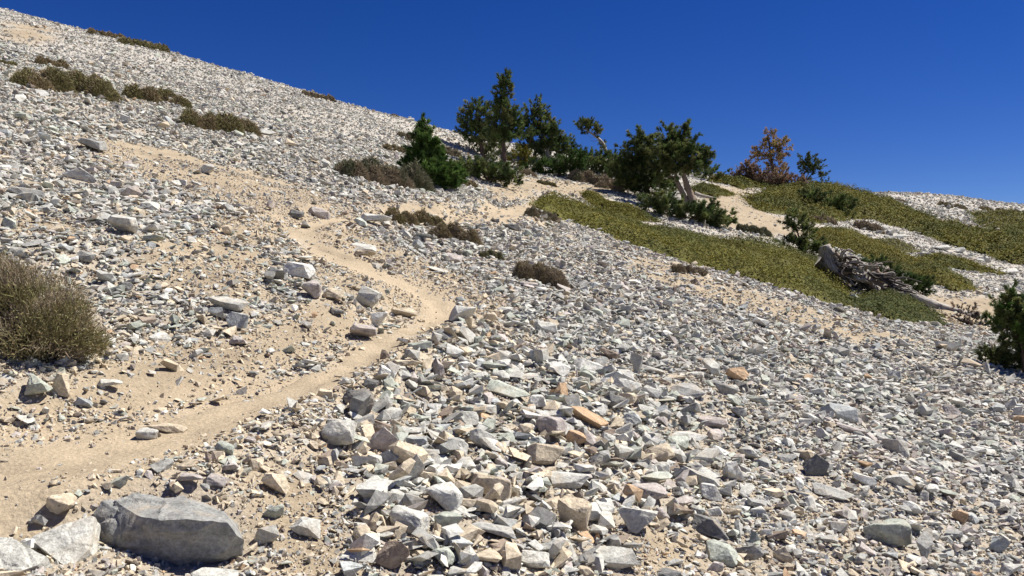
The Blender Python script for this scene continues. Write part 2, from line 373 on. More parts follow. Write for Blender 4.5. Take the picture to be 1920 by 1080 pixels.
# ------------------------------------------------------------------ ground sheet
def build_ground():
    V = np.c_[MX.ravel(), MY.ravel(), HZ.ravel()]
    ii = np.arange(NG * NG).reshape(NG, NG)
    FC = np.c_[ii[:-1, :-1].ravel(), ii[1:, :-1].ravel(), ii[1:, 1:].ravel(), ii[:-1, 1:].ravel()]
    me = mk_mesh('mountain_slope', V, FC, [M_SOIL], smooth=True)
    sh = stones_share(MX, MY)
    far = np.clip(np.hypot(MX, MY) / 40, 0, 1)
    soil = np.c_[(np.clip(TRAILK, 0, 1) * .6).ravel(), (np.clip((sh - .3) / .6, 0, 1) * (.3 + .65 * far)).ravel(), np.zeros(NG * NG), np.ones(NG * NG)]
    a = me.attributes.new('soil', 'FLOAT_COLOR', 'POINT'); a.data.foreach_set('color', soil.astype(np.float32).ravel())
    link('mountain_slope', me, kind='structure')
build_ground()
def build_path():
    seg = np.r_[0, np.cumsum(np.hypot(*np.diff(TP[:, :2], axis=0).T))]; q = np.arange(0, seg[-1], .05)
    c = np.c_[[np.interp(q, seg, TP[:, k_]) for k_ in range(3)]].T; T = unit(np.gradient(c[:, :2], axis=0)); Nn = np.c_[-T[:, 1], T[:, 0]]
    m = 21; u = np.linspace(-1, 1, m); wd = c[:, 2] * (1.05 + .22 * fbm(q * 1.3, q * 0, 41, 3)); sh = .12 * fbm(q * .9, q * 0 + 9, 43, 3)
    x = c[:, 0:1] + Nn[:, 0:1] * (u[None] + sh[:, None]) * wd[:, None]; y = c[:, 1:2] + Nn[:, 1:2] * (u[None] + sh[:, None]) * wd[:, None]
    e = 1 - np.abs(u) ** 3
    z = height(x, y) + .006 + (fbm(x * 5, y * 5, 44, 2) * .012 + fbm(x * 13, y * 13, 45, 3) * .007) * e - .03 * (np.abs(u) ** 6)
    ii = np.arange(len(q) * m).reshape(len(q), m); FC = np.c_[ii[:-1, :-1].ravel(), ii[1:, :-1].ravel(), ii[1:, 1:].ravel(), ii[:-1, 1:].ravel()]
    me = mk_mesh('footpath', np.c_[x.ravel(), y.ravel(), z.ravel()], FC[:, ::-1], [M_SOIL], smooth=True)
    a = me.attributes.new('soil', 'FLOAT_COLOR', 'POINT'); r = (e[None] * np.clip(.55 + .5 * fbm(x * 1.1, y * 1.1, 71, 4), .1, .9)).ravel()
    a.data.foreach_set('color', np.c_[r, r * 0, r * 0, r * 0 + 1].astype(np.float32).ravel())
    link('footpath', me, kind='structure', label='trodden tan dirt footpath winding up the scree slope')
build_path()

# ------------------------------------------------------------------ stones
PAL = {'white': (.56, .555, .515), 'light grey': (.475, .47, .43), 'grey': (.335, .335, .315), 'greenish grey': (.385, .41, .355),
       'mauve grey': (.41, .37, .345), 'tan': (.51, .435, .325), 'rusty': (.46, .32, .20), 'dark grey': (.175, .175, .17), 'blue grey': (.385, .405, .40), 'brown': (.27, .215, .17)}
PN = list(PAL)
def hull_points(r, n, box=.55):
    d = r.normal(size=(n, 3)); d /= np.linalg.norm(d, axis=1, keepdims=True)
    p = np.sign(d) * np.abs(d) ** box
    return p * r.uniform(.72, 1, (n, 1))
def rock_mesh(name, seed, n, dims=(1, 1, 1), rough=0, cuts=0, pts=None, box=.55, bev=.0, m=None, chips=0, chip=.12, fine=.10):
    r = np.random.default_rng(seed)
    P = hull_points(r, n, box) * np.array(dims) * .5 if pts is None else np.array(pts, float)
    bm = bmesh.new()
    for p in P: bm.verts.new(p)
    res = bmesh.ops.convex_hull(bm, input=bm.verts[:])
    for v in [v for v in bm.verts if not v.link_faces]: bm.verts.remove(v)
    for _k in range(chips):                             # knock corners off: cut by a plane, then take the hull again
        d = r.normal(size=3); d /= np.linalg.norm(d); Q = np.array([v.co for v in bm.verts]); sup = (Q @ d).max(); lo_ = (Q @ d).min()
        c = d * (sup - (sup - lo_) * r.uniform(.02, chip))
        bmesh.ops.bisect_plane(bm, geom=bm.verts[:] + bm.edges[:] + bm.faces[:], plane_co=c, plane_no=d, clear_outer=True)
        bmesh.ops.delete(bm, geom=bm.faces[:], context='FACES_ONLY'); bmesh.ops.delete(bm, geom=bm.edges[:], context='EDGES_FACES')
        bmesh.ops.remove_doubles(bm, verts=bm.verts[:], dist=1e-5)
        bmesh.ops.convex_hull(bm, input=bm.verts[:])
        for v in [v for v in bm.verts if not v.link_faces]: bm.verts.remove(v)
    bmesh.ops.recalc_face_normals(bm, faces=bm.faces[:])
    size = max(dims) if pts is None else np.ptp(P, axis=0).max()
    if bev: bmesh.ops.dissolve_limit(bm, angle_limit=.22, verts=bm.verts[:], edges=bm.edges[:])
    if bev: bmesh.ops.bevel(bm, geom=bm.edges[:], offset=bev * size, segments=1, affect='EDGES', profile=.5)
    bmesh.ops.triangulate(bm, faces=bm.faces[:])
    if cuts:
        for _c in range(cuts):
            es = [e for e in bm.edges if e.calc_length() > size * fine]
            if es: bmesh.ops.subdivide_edges(bm, edges=es, cuts=1, use_grid_fill=False)
            bmesh.ops.triangulate(bm, faces=bm.faces[:])
        off = Vector(r.uniform(-50, 50, 3))
        bm.normal_update()
        nn = {v: v.normal.copy() for v in bm.verts}
        for v in bm.verts:
            q = v.co * (3.2 / size) + off
            a = mnoise.fractal(q, .9, 2.1, 4) + .5 * abs(mnoise.noise(q * 4.0))
            if fine < .1: a += 1.9 * (mnoise.voronoi(q * Vector((1.1, 1.1, 1.9)))[0][0] - .35) - 1.3 * max(0, .12 - (lambda w_: w_[1] - w_[0])(mnoise.voronoi(q * .8 + Vector((3, 1, 7)))[0])) * 8
            v.co += nn[v] * a * rough * size
    me = bpy.data.meshes.new(name); bm.to_mesh(me); bm.free()
    me.materials.append(m or M_ROCK)
    return me
SHAPES = {'blocky': [], 'flat': [], 'wedge-shaped': [], 'rounded': []}
for i in range(12):
    SHAPES['blocky'].append(rock_mesh('blocky_rock', 100 + i, 12, (1, .85, .8), .024, 3, bev=.009, chips=5))
    SHAPES['flat'].append(rock_mesh('flat_rock', 200 + i, 12, (1, .8, .38), .018, 3, bev=.007, chips=5))
    SHAPES['wedge-shaped'].append(rock_mesh('wedge_rock', 300 + i, 9, (1, .85, .85), .022, 3, box=.8, bev=.007, chips=5))
    SHAPES['rounded'].append(rock_mesh('rounded_rock', 400 + i, 22, (1, .9, .85), .026, 3, box=.75, bev=.02, chips=5))
ROCKS = []                                             # x, y, radius, landmark phrase
NROCK = 0
def put_rock(me, x, y, dims, colour, label, group=None, rz=0, tilt=(0, 0), sink=.28, jit=.1, name='rock', z=None):
    global NROCK
    o = link(name, me); NROCK += 1
    nrm = normal(x, y); q = Vector((0, 0, 1)).rotation_difference(nrm * .5 + Vector((0, 0, .5)))
    o.rotation_mode = 'QUATERNION'
    o.rotation_quaternion = q @ Euler((tilt[0], tilt[1], rz)).to_quaternion()
    o.scale = dims
    h = dims[2] * (.38 if 'flat' in me.name else .8)
    zz = float(height(x, y)) if z is None else z
    o.location = Vector((x, y, zz)) + nrm * h * (.5 - sink)
    c = np.array(PAL[colour]) * random.uniform(1 - jit, 1 + jit)
    o.color = (*c, 1); o['label'] = label; o['category'] = 'rock'
    if group: o['group'] = group
    ROCKS.append((x, y, max(dims[:2]) * .5))
    return o
LAND = []                                              # landmarks for the labels of the loose stones
def rock(X0, Y0, X1, Y1, colour, shape, label, land=None, depth=.8, rz=None, tilt=None, sink=.17):
    """a stone that fills the box X0..X1, Y0..Y1 of the photograph, standing on the ground at Y1"""
    X = (X0 + X1) / 2; g = at(X, Y1 - (Y1 - Y0) * .22); t = g.y
    w = (X1 - X0) * t / F; h = (Y1 - Y0) * t / F
    me = random.choice(SHAPES[shape])
    dv = w * depth * .30; zs = max(h - dv, h * (.42 if shape == 'flat' else .6)) / (.38 if shape == 'flat' else .8)
    put_rock(me, g.x, g.y + w * depth * .2, (w * 1.22, w * depth * 1.1, zs * 1.22), colour, label,
             rz=random.uniform(-.35, .35) if rz is None else rz, tilt=(random.uniform(-.15, .15), random.uniform(-.15, .15)) if tilt is None else tilt, sink=sink)
    LAND.append((g.x, g.y, land or label))

def spot(X, Y, d, g):
    """point d metres behind g's distance on the sight line through X, Y, relative to g"""
    t = g.y + d; return np.array(((X - 960) / F * t - g.x, d, EYE + (540 - Y) / F * t - g.z))
def boulder():
    g = at(318, 1068)
    def p(X, Y, d): return spot(X, Y, d * .0016, g)
    main = [p(232,1074,34), p(228,1000,22), p(262,968,20), p(300,976,4), p(350,974,2), p(426,980,4), p(444,1004,8), p(461,1012,45), p(455,1038,60), p(385,1066,45), p(330,1074,42),
            p(214,938,90), p(262,926,125), p(345,930,150), p(412,950,140), p(448,984,95), p(420,1036,14), p(250,1040,20), p(445,1090,150), p(230,1100,150)]
    left = [p(166,1062,75), p(168,1020,66), p(176,962,76), p(190,940,92), p(216,938,98), p(226,960,60), p(236,1004,30), p(232,1068,32), p(205,1080,40), p(185,1092,90), p(200,1095,140), p(192,1000,44)]
    me = rock_mesh('boulder', 5, 0, pts=main, rough=.013, cuts=9, bev=.0, chips=7, chip=.03, fine=.022)
    m2 = rock_mesh('boulder', 9, 0, pts=left, rough=.016, cuts=9, bev=.0, chips=5, chip=.03, fine=.035)
    bm = bmesh.new(); bm.from_mesh(me); bm.from_mesh(m2); bm.to_mesh(me); bm.free()
    o = link('boulder', me); o.location = g; o.color = (.26, .262, .25, 1)
    o['label'] = 'big dark grey boulder with pale sloping top beside the dirt footpath'; o['category'] = 'boulder'
    ROCKS.append((g.x, g.y + .12, .24)); LAND.append((g.x, g.y, 'the big grey boulder'))
    return o
def slab(name, XY, zs, thick, colour, label, land, seed):
    c = np.mean(XY, axis=0); g = at(c[0], max(q[1] for q in XY) - 6)
    pts = []
    for (X, Y), d in zip(XY, zs):
        a = spot(X, Y, d * .0016, g); pts += [a, a + np.array((0.0, thick * .0014, -thick * .0016))]
    me = rock_mesh(name, seed, 0, pts=pts, rough=.009, cuts=8, bev=.0, chips=8, chip=.04, fine=.03)
    o = link('rock', me); o.location = g; o.color = (*PAL[colour], 1); o['label'] = label; o['category'] = 'rock'
    ROCKS.append((g.x, g.y + .05, .13)); LAND.append((g.x, g.y, land))
boulder()
slab('slab', [(53,1008),(110,985),(176,966),(166,1030),(130,1068)], [40,75,100,40,0], 30, 'light grey', 'pale triangular slab leaning against the big dark boulder', 'the triangular slab by the boulder', 61)
slab('slab', [(-60,1010),(20,1008),(86,1045),(70,1060),(5,1082),(-70,1070)], [60,70,40,20,0,10], 26, 'light grey', 'pale flat slab beside the triangular slab near the boulder', 'the flat slab near the boulder', 62)

for a in (
 (75,930,135,975,'tan','rounded','pinkish tan rounded stone uphill of the triangular slab','the pinkish stone'),
 (330,885,376,916,'mauve grey','blocky','mauve stone uphill of the big boulder, smaller of a pair','the mauve pair'),
 (374,887,420,918,'mauve grey','blocky','larger mauve block with shaded front uphill of the big boulder','the mauve pair'),
 (478,882,536,932,'tan','wedge-shaped','tan pyramid-shaped stone on grit beside the footpath','the tan pyramid stone'),
 (486,942,530,978,'greenish grey','rounded','pale green oval stone lying just uphill of the boulder end','the pale green oval stone'),
 (458,985,522,1032,'light grey','wedge-shaped','pale wedge of rock touching the end of the big boulder','the pale wedge by the boulder'),
 (545,972,603,1016,'light grey','blocky','speckled grey block between the pale wedge and the scree','the speckled grey block'),
 (340,1062,440,1110,'light grey','flat','pale slab lying directly downhill of the big boulder','the pale slab below the boulder'),
 (252,800,292,832,'light grey','blocky','small grey block lying at the edge of the smooth path','the small block on the path'),
 (272,786,350,818,'tan','flat','long tan slab half buried in the smooth path','the tan slab on the path'),
 (584,780,658,846,'light grey','rounded','big pale speckled rounded rock at the scree edge beside the path','the big pale rounded rock'),
 (400,826,443,856,'greenish grey','flat','flat greenish stone in grit below the footpath','the flat greenish stone'),
 (22,693,86,752,'greenish grey','blocky','grey green block below the big twiggy bush','the block below the bush'),
 (90,698,132,752,'tan','blocky','tan block below the twiggy bush next to a grey green block','the tan block below the bush'),
 (180,706,222,734,'light grey','blocky','pale block on the dirt bank below the twiggy bush','the pale block on the bank'),
 (416,582,466,625,'blue grey','flat','blue grey slab at the foot of the stony fan above the path','the blue grey slab'),
 (390,552,462,592,'light grey','flat','wide pale slab in the stony fan above the path','the wide pale slab'),
 (415,622,462,652,'mauve grey','blocky','mauve broken block just below the blue grey slab','the mauve broken block'),
 (188,398,256,450,'light grey','blocky','large light grey block with dark side high on the dirt bank','the large grey block'),
 (262,434,306,463,'greenish grey','blocky','green tinted block beside the large light grey block','the green tinted block'),
 (0,342,72,376,'grey','flat','wide dark fronted slab on the slope above the twiggy bush','the wide dark slab'),
 (30,440,80,470,'grey','wedge-shaped','grey wedge with black shaded front just above the twiggy bush','the grey wedge above the bush'),
 (130,465,176,496,'grey','blocky','grey block with shaded front beside the twiggy bush top','the grey block by the bush'),
 (522,482,586,530,'white','blocky','white block on the bank just above the orange bend','the white block'),
 (490,497,532,536,'dark grey','blocky','nearly black block tucked against the white block','the black block'),
 (556,522,603,566,'mauve grey','rounded','pinkish six sided stone below the white block','the pinkish stone by the bend'),
 (600,538,640,568,'tan','blocky','tan block beside the pinkish stone at the bend','the tan block at the bend'),
 (648,530,708,580,'light grey','blocky','grey rock with dark notch on the bank inside the bend','the grey notched rock'),
 (688,576,722,622,'white','wedge-shaped','tall white wedge standing inside the bend of the path','the white wedge'),
 (720,568,778,602,'tan','flat','tan slab beside the bend of the path','the tan slab at the bend'),
 (644,603,702,646,'mauve grey','blocky','mauve cracked block at the edge of the path','the mauve cracked block'),
 (608,572,642,594,'dark grey','blocky','small dark stone on dirt inside the bend','the small dark stone'),
 (670,392,728,428,'white','blocky','big white block beside the brown grassy shrub above the path','the big white block'),
 (640,412,668,430,'brown','wedge-shaped','small brown stone next to the big white block','the small brown stone'),
 (648,448,702,476,'light grey','flat','flat grey slab on the path above the orange bend','the flat slab on the path'),
 (660,464,700,488,'tan','blocky','tan block at the edge of the orange bend','the tan block'),
 (530,388,566,412,'dark grey','blocky','dark block at the top of the orange dirt','the dark block at the top'),
 (576,386,622,414,'mauve grey','flat','dark mauve slab at the top of the orange dirt','the dark mauve slab'),
 (825,470,866,496,'mauve grey','flat','mauve slab below the brown grassy shrub','the mauve slab'),
 (800,500,842,514,'light grey','flat','thin pale slab lying on the outer edge of the path','the thin pale slab'),
 (838,566,896,612,'white','blocky','large white angular rock at the outer corner of the path','the large white rock'),
 (808,620,840,645,'dark grey','wedge-shaped','small black wedge beside the path below the white angular rock','the black wedge'),
 (895,580,930,610,'tan','flat','tan flat stone next to the white angular rock','the tan flat stone'),
 (728,668,784,698,'tan','blocky','tan brick-like block at the path edge','the brick-like block'),
 (708,655,732,682,'brown','wedge-shaped','small upright brown stone at the path edge','the upright brown stone'),
 (902,712,986,752,'greenish grey','flat','broad pale green slab on top of the scree','the broad green slab'),
 (980,734,1026,772,'white','blocky','bright white block next to the broad green slab','the bright white block'),
 (986,654,1018,690,'blue grey','wedge-shaped','upright blue grey stone uphill of the bright white block','the upright blue stone'),
 (1178,660,1206,714,'grey','wedge-shaped','tall grey splinter of rock standing in the scree','the tall splinter'),
 (1068,668,1126,708,'white','flat','white slab between the blue upright stone and the tall splinter','the white slab'),
 (1120,735,1172,772,'dark grey','blocky','dark block in the scree below the tall splinter','the dark block in the scree'),
 (1000,600,1050,632,'light grey','flat','pale slab uphill of the blue upright stone','the pale slab uphill'),
 (930,572,962,592,'light grey','blocky','light grey block in stones beside the outer path corner','the light grey block'),
 (670,796,742,862,'mauve grey','wedge-shaped','large mauve angular rock with a dark cavity under it','the large mauve rock'),
 (744,850,792,914,'light grey','wedge-shaped','upright grey stone with dark shaded side below the mauve rock','the upright grey stone'),
 (680,848,714,880,'light grey','blocky','small pale block under the large mauve rock','the small pale block'),
 (1054,804,1100,842,'rusty','rounded','rounded orange stone, the rustiest of the scree','the rounded orange stone'),
 (1000,776,1062,828,'mauve grey','rounded','purple grey rock touching the rounded orange stone','the purple grey rock'),
 (780,900,872,970,'white','rounded','largest cream rounded rock of the scree with shaded front','the cream rounded rock'),
 (808,955,870,1004,'greenish grey','blocky','pale green block tucked under the cream rounded rock','the pale green block'),
 (722,950,806,1010,'light grey','rounded','pale rough rock downhill of the cream rounded rock','the pale rough rock'),
 (694,1014,762,1082,'brown','wedge-shaped','dark brown rock standing out of pale stones','the dark brown rock'),
 (866,884,956,946,'tan','flat','broad tan slab uphill of the grey slab','the broad tan slab'),
 (1022,876,1106,930,'light grey','rounded','pale granite rock above the tan leaning slab','the pale granite rock'),
 (980,828,1050,884,'tan','flat','tan granite slab below the purple grey rock','the tan granite slab'),
 (1040,930,1102,1014,'tan','flat','tall tan slab leaning beside a white block','the leaning tan slab'),
 (1078,944,1132,988,'white','blocky','white block beside the leaning tan slab','the white block of the scree'),
 (1148,944,1236,1012,'light grey','wedge-shaped','big speckled grey rock downhill of the pinkish rock','the big speckled rock'),
 (1164,902,1256,950,'mauve grey','rounded','pinkish white rock with dark shaded foot','the pinkish white rock'),
 (1240,925,1300,960,'mauve grey','flat','mauve slab beside the pinkish white rock','the mauve slab of the scree'),
 (1096,1018,1206,1076,'light grey','flat','long grey slab with black shadow along its edge','the long grey slab'),
 (868,974,972,1016,'grey','flat','grey slab with tan front edge below the tan slab','the grey slab'),
 (960,1030,1030,1072,'light grey','rounded','pale rock beside the grey slab with tan edge','the pale rock'),
 (1296,968,1376,1020,'dark grey','blocky','dark purple block on fine grit','the dark purple block'),
 (1380,1014,1432,1058,'grey','wedge-shaped','dark greenish stone on fine grit beside the dark purple block','the dark greenish stone'),
 (1345,860,1400,914,'white','wedge-shaped','white topped wedge in the scree above the dark purple block','the white topped wedge'),
 (1310,905,1362,948,'white','blocky','pale block just below the white topped wedge','the pale block by the wedge'),
 (1250,805,1330,832,'white','flat','flat bright white slab on the scree','the flat white slab'),
 (1250,715,1330,748,'grey','flat','wide grey slab with black shaded end','the wide grey slab'),
 (1618,964,1706,1036,'greenish grey','rounded','biggest lichen green rock low on the scree','the lichen green rock'),
 (1694,985,1758,1064,'grey','wedge-shaped','pointed grey rock beside the lichen green rock','the pointed grey rock'),
 (1545,754,1616,802,'blue grey','flat','wide pale blue slab alone on the fine scree','the pale blue slab'),
 (1565,790,1630,818,'mauve grey','flat','mauve slab just below the pale blue slab','the mauve slab by the blue slab'),
 (1495,850,1560,905,'dark grey','wedge-shaped','dark splinter rock in the scree downhill of the pale blue slab','the dark splinter'),
 (1520,905,1600,945,'grey','flat','long grey stone downhill of the dark splinter','the long grey stone'),
 (1690,940,1730,970,'white','rounded','small white stone uphill of the lichen green rock','the small white stone'),
 (1785,955,1815,985,'rusty','rounded','rusty stone with dark cap in grey scree','the rusty stone'),
 (1850,1005,1890,1045,'blue grey','wedge-shaped','blue grey wedge near the rusty stone','the blue wedge'),
 (940,414,982,436,'dark grey','flat','dark flat slab at the far end of the path','the dark flat slab'),
 (100,305,172,345,'white','wedge-shaped','white angular rock on the high slope','the white angular rock'),
 (130,250,200,290,'grey','flat','grey slab high on the slope among mauve stones','the grey slab'),
 (290,365,345,388,'white','flat','pale slab on tan dirt high above the path','the pale slab on dirt'),
 (365,305,400,330,'white','wedge-shaped','white pointed stone on the upper tan dirt','the white pointed stone'),
 (780,219,802,238,'white','blocky','white block standing on the skyline ridge','the white skyline block'),
 (762,218,776,228,'white','wedge-shaped','small white stone on the ridge beside the skyline block','the small skyline stone'),
 (122,128,146,146,'light grey','blocky','grey block between the two shrubs on the upper slope','the block between shrubs'),
 (478,238,512,256,'light grey','flat','grey slab at the lower end of the long brown shrub','the slab by the long shrub'),
):
    rock(*a[:6], a[6], a[7])
for i, (X0, Y0, X1, Y1, c, s, lb) in enumerate((
 (1632,416,1652,432,'white','blocky','topmost pale rock of the outcrop between the green mats'),
 (1648,418,1670,438,'light grey','wedge-shaped','grey pointed rock in the outcrop between the green mats'),
 (1660,428,1682,444,'white','blocky','white middle rock of the outcrop between the green mats'),
 (1640,430,1656,442,'grey','blocky','darkest rock of the outcrop between the green mats'),
 (1676,436,1700,450,'light grey','flat','grey ledge at the foot of the outcrop between mats'),
 (1662,440,1678,450,'light grey','wedge-shaped','small pale wedge at the foot of the outcrop'),
 (1752,457,1786,474,'white','rounded','white boulder lying above the tan gully'),
 (1788,460,1810,478,'white','wedge-shaped','white pointed boulder next to the rounded white one'),
 (1724,470,1748,487,'white','rounded','white boulder at the edge of an olive mat'),
 (1840,480,1858,496,'light grey','blocky','grey boulder in the stony strip beside far mats'),
 (1876,502,1916,518,'white','rounded','long white boulder in the stony strip'),
 (1818,480,1836,490,'light grey','flat','flat pale boulder in the stony strip'),
 (1538,422,1574,432,'white','flat','low white rock by the dry shrub above the dead trunk'),
 (1440,486,1452,494,'light grey','flat','small grey stone at the lower edge of the olive mat'),
 (1838,544,1856,556,'white','blocky','white block at the end of the olive mat tongue'))):
    rock(X0, Y0, X1, Y1, c, s, lb, land='')
LAND = [l for l in LAND if l[2]]

# keep-out zones for loose stones: shrubs and mats register here as (polygon)
# ------------------------------------------------------------------ loose rocks told apart one by one
NHAND = NROCK
def loose_rocks(total):
    size_words = lambda w: 'small' if w < .12 else ('medium' if w < .2 else 'large')
    used = {}
    n = 0; tries = 0
    while n < total and tries < 40000:
        tries += 1
        core = random.random() < .55
        X, Y = (random.uniform(620, 1400), random.uniform(690, 1100)) if core else (random.uniform(-60, 1980), random.uniform(330, 1100) if random.random() < .6 else random.uniform(640, 1100))
        if Y < 640 + (X - 1000) * .15 and X > 900: continue
        g = at(X, Y) if Y < 1079 else at(X, 1079)
        if random.random() > float(stones_share(np.array([g.x]), np.array([g.y]))[0]) ** 1.8: continue
        wpx = (42 + 55 * random.random() ** 1.6) if core else 32 + 36 * random.random() ** 2.0
        w = wpx * g.y / F
        if w > .30 or (X < 215 and 450 < Y < 700): continue
        if any((g.x - a) ** 2 + (g.y - b) ** 2 < (r + w * .45) ** 2 for a, b, r in ROCKS): continue
        zone_tan = X < 1300 and Y > 560
        c = random.choices(PN, [1.8, 4.4, 2.8, 1.6, 1.6, 2.3 if zone_tan else .8, .15, .9, 1.0, .5])[0]
        s = random.choices(list(SHAPES), [4, 4, 3, 2 if zone_tan else .7])[0]
        near = sorted(LAND, key=lambda q: (q[0] - g.x) ** 2 + (q[1] - g.y) ** 2); l = near[0]
        dx, dy = g.x - l[0], g.y - l[1]; rise = -PA * dx + PB * dy
        rel = 'uphill of' if rise > .06 else ('downhill of' if rise < -.06 else 'level with')
        lab = f'{size_words(w)} {c} {s} stone {rel} {l[2]}'
        if lab in used: lab = f'{size_words(w)} {c} {s} stone between {l[2]} and {near[1][2]}'
        if len(lab.split()) > 16: lab = f'{c} {s} stone between {l[2]} and {near[1][2]}'
        if len(lab.split()) > 16: continue
        used[lab] = 1
        me = random.choice(SHAPES[s])
        o = put_rock(me, g.x, g.y, (w, w * random.uniform(.6, .95), w * random.uniform(.5, .85)), c, lab, 'loose stones of the scree slope',
                     rz=random.uniform(0, 6.28), tilt=(random.uniform(-.32, .32), random.uniform(-.32, .32)), sink=random.uniform(.15, .3))
        n += 1
loose_rocks(200)

# ------------------------------------------------------------------ scree: stones past counting
def proto(seed, n, dims, box): return rock_mesh('scree_stone', seed, n, dims, box=box, m=M_SCREE)
PROT = []
for i in range(14):
    PROT.append(proto(700 + i, 10, (1, .8, .42), .6)); PROT.append(proto(800 + i, 12, (1, .85, .72), .55))
    if i < 8: PROT.append(proto(900 + i, 8, (1, .6, .5), .9))
PROTO_OBS = [bpy.data.objects.new('scree_stone', m) for m in PROT]
def scatter_group(name, obs):
    ng = bpy.data.node_groups.new(name, 'GeometryNodeTree')
    ng.interface.new_socket('Geometry', in_out='INPUT', socket_type='NodeSocketGeometry')
    ng.interface.new_socket('Geometry', in_out='OUTPUT', socket_type='NodeSocketGeometry')
    N = ng.nodes.new; L = ng.links.new
    gi, go = N('NodeGroupInput'), N('NodeGroupOutput')
    jn = N('GeometryNodeJoinGeometry')
    for o in obs:
        oi = N('GeometryNodeObjectInfo'); oi.inputs['Object'].default_value = o; oi.inputs['As Instance'].default_value = False
        g2 = N('GeometryNodeGeometryToInstance'); L(oi.outputs['Geometry'], g2.inputs[0]); L(g2.outputs[0], jn.inputs[0])
    ip = N('GeometryNodeInstanceOnPoints'); ip.inputs['Pick Instance'].default_value = True
    def att(nm, ty):
        a = N('GeometryNodeInputNamedAttribute'); a.data_type = ty; a.inputs[0].default_value = nm; return a.outputs['Attribute']
    er = N('FunctionNodeEulerToRotation'); L(att('rot', 'FLOAT_VECTOR'), er.inputs[0])
    L(gi.outputs[0], ip.inputs['Points']); L(jn.outputs[0], ip.inputs['Instance'])
    L(att('idx', 'INT'), ip.inputs['Instance Index']); L(er.outputs[0], ip.inputs['Rotation']); L(att('scl', 'FLOAT_VECTOR'), ip.inputs['Scale'])
    L(ip.outputs[0], go.inputs[0])
    return ng
def cloud(name, P, rot, scl, idx, col, obs, **props):
    me = bpy.data.meshes.new(name); n = len(P)
    me.vertices.add(n); me.vertices.foreach_set('co', P.astype(np.float32).ravel())
    for nm, ty, key, d in (('rot', 'FLOAT_VECTOR', 'vector', rot), ('scl', 'FLOAT_VECTOR', 'vector', scl)):
        a = me.attributes.new(nm, ty, 'POINT'); a.data.foreach_set(key, d.astype(np.float32).ravel())
    a = me.attributes.new('idx', 'INT', 'POINT'); a.data.foreach_set('value', idx.astype(np.int32))
    a = me.attributes.new('col', 'FLOAT_COLOR', 'POINT'); a.data.foreach_set('color', np.c_[col, np.ones(n)].astype(np.float32).ravel())
    o = link(name, me, **props); md = o.modifiers.new('scatter', 'NODES'); md.node_group = scatter_group(name, obs)
    return o
RK = np.array(ROCKS)
def rock_clear(x, y, s):
    ok = np.ones(x.shape, bool)
    for a, b, r in RK:
        ok &= (x - a) ** 2 + (y - b) ** 2 > (r * .9) ** 2
    return ok
def ring(n, r0, r1, p, a0=-42, a1=42):
    """points around the viewpoint, thinning outward with distance"""
    q = rng.uniform(0, 1, n); e = 2 - p
    r = (r0 ** e + q * (r1 ** e - r0 ** e)) ** (1 / e) if abs(e) > 1e-3 else r0 * (r1 / r0) ** q
    a = np.radians(rng.uniform(a0, a1, n)); return r * np.sin(a), r * np.cos(a)
KEEPOUT = []
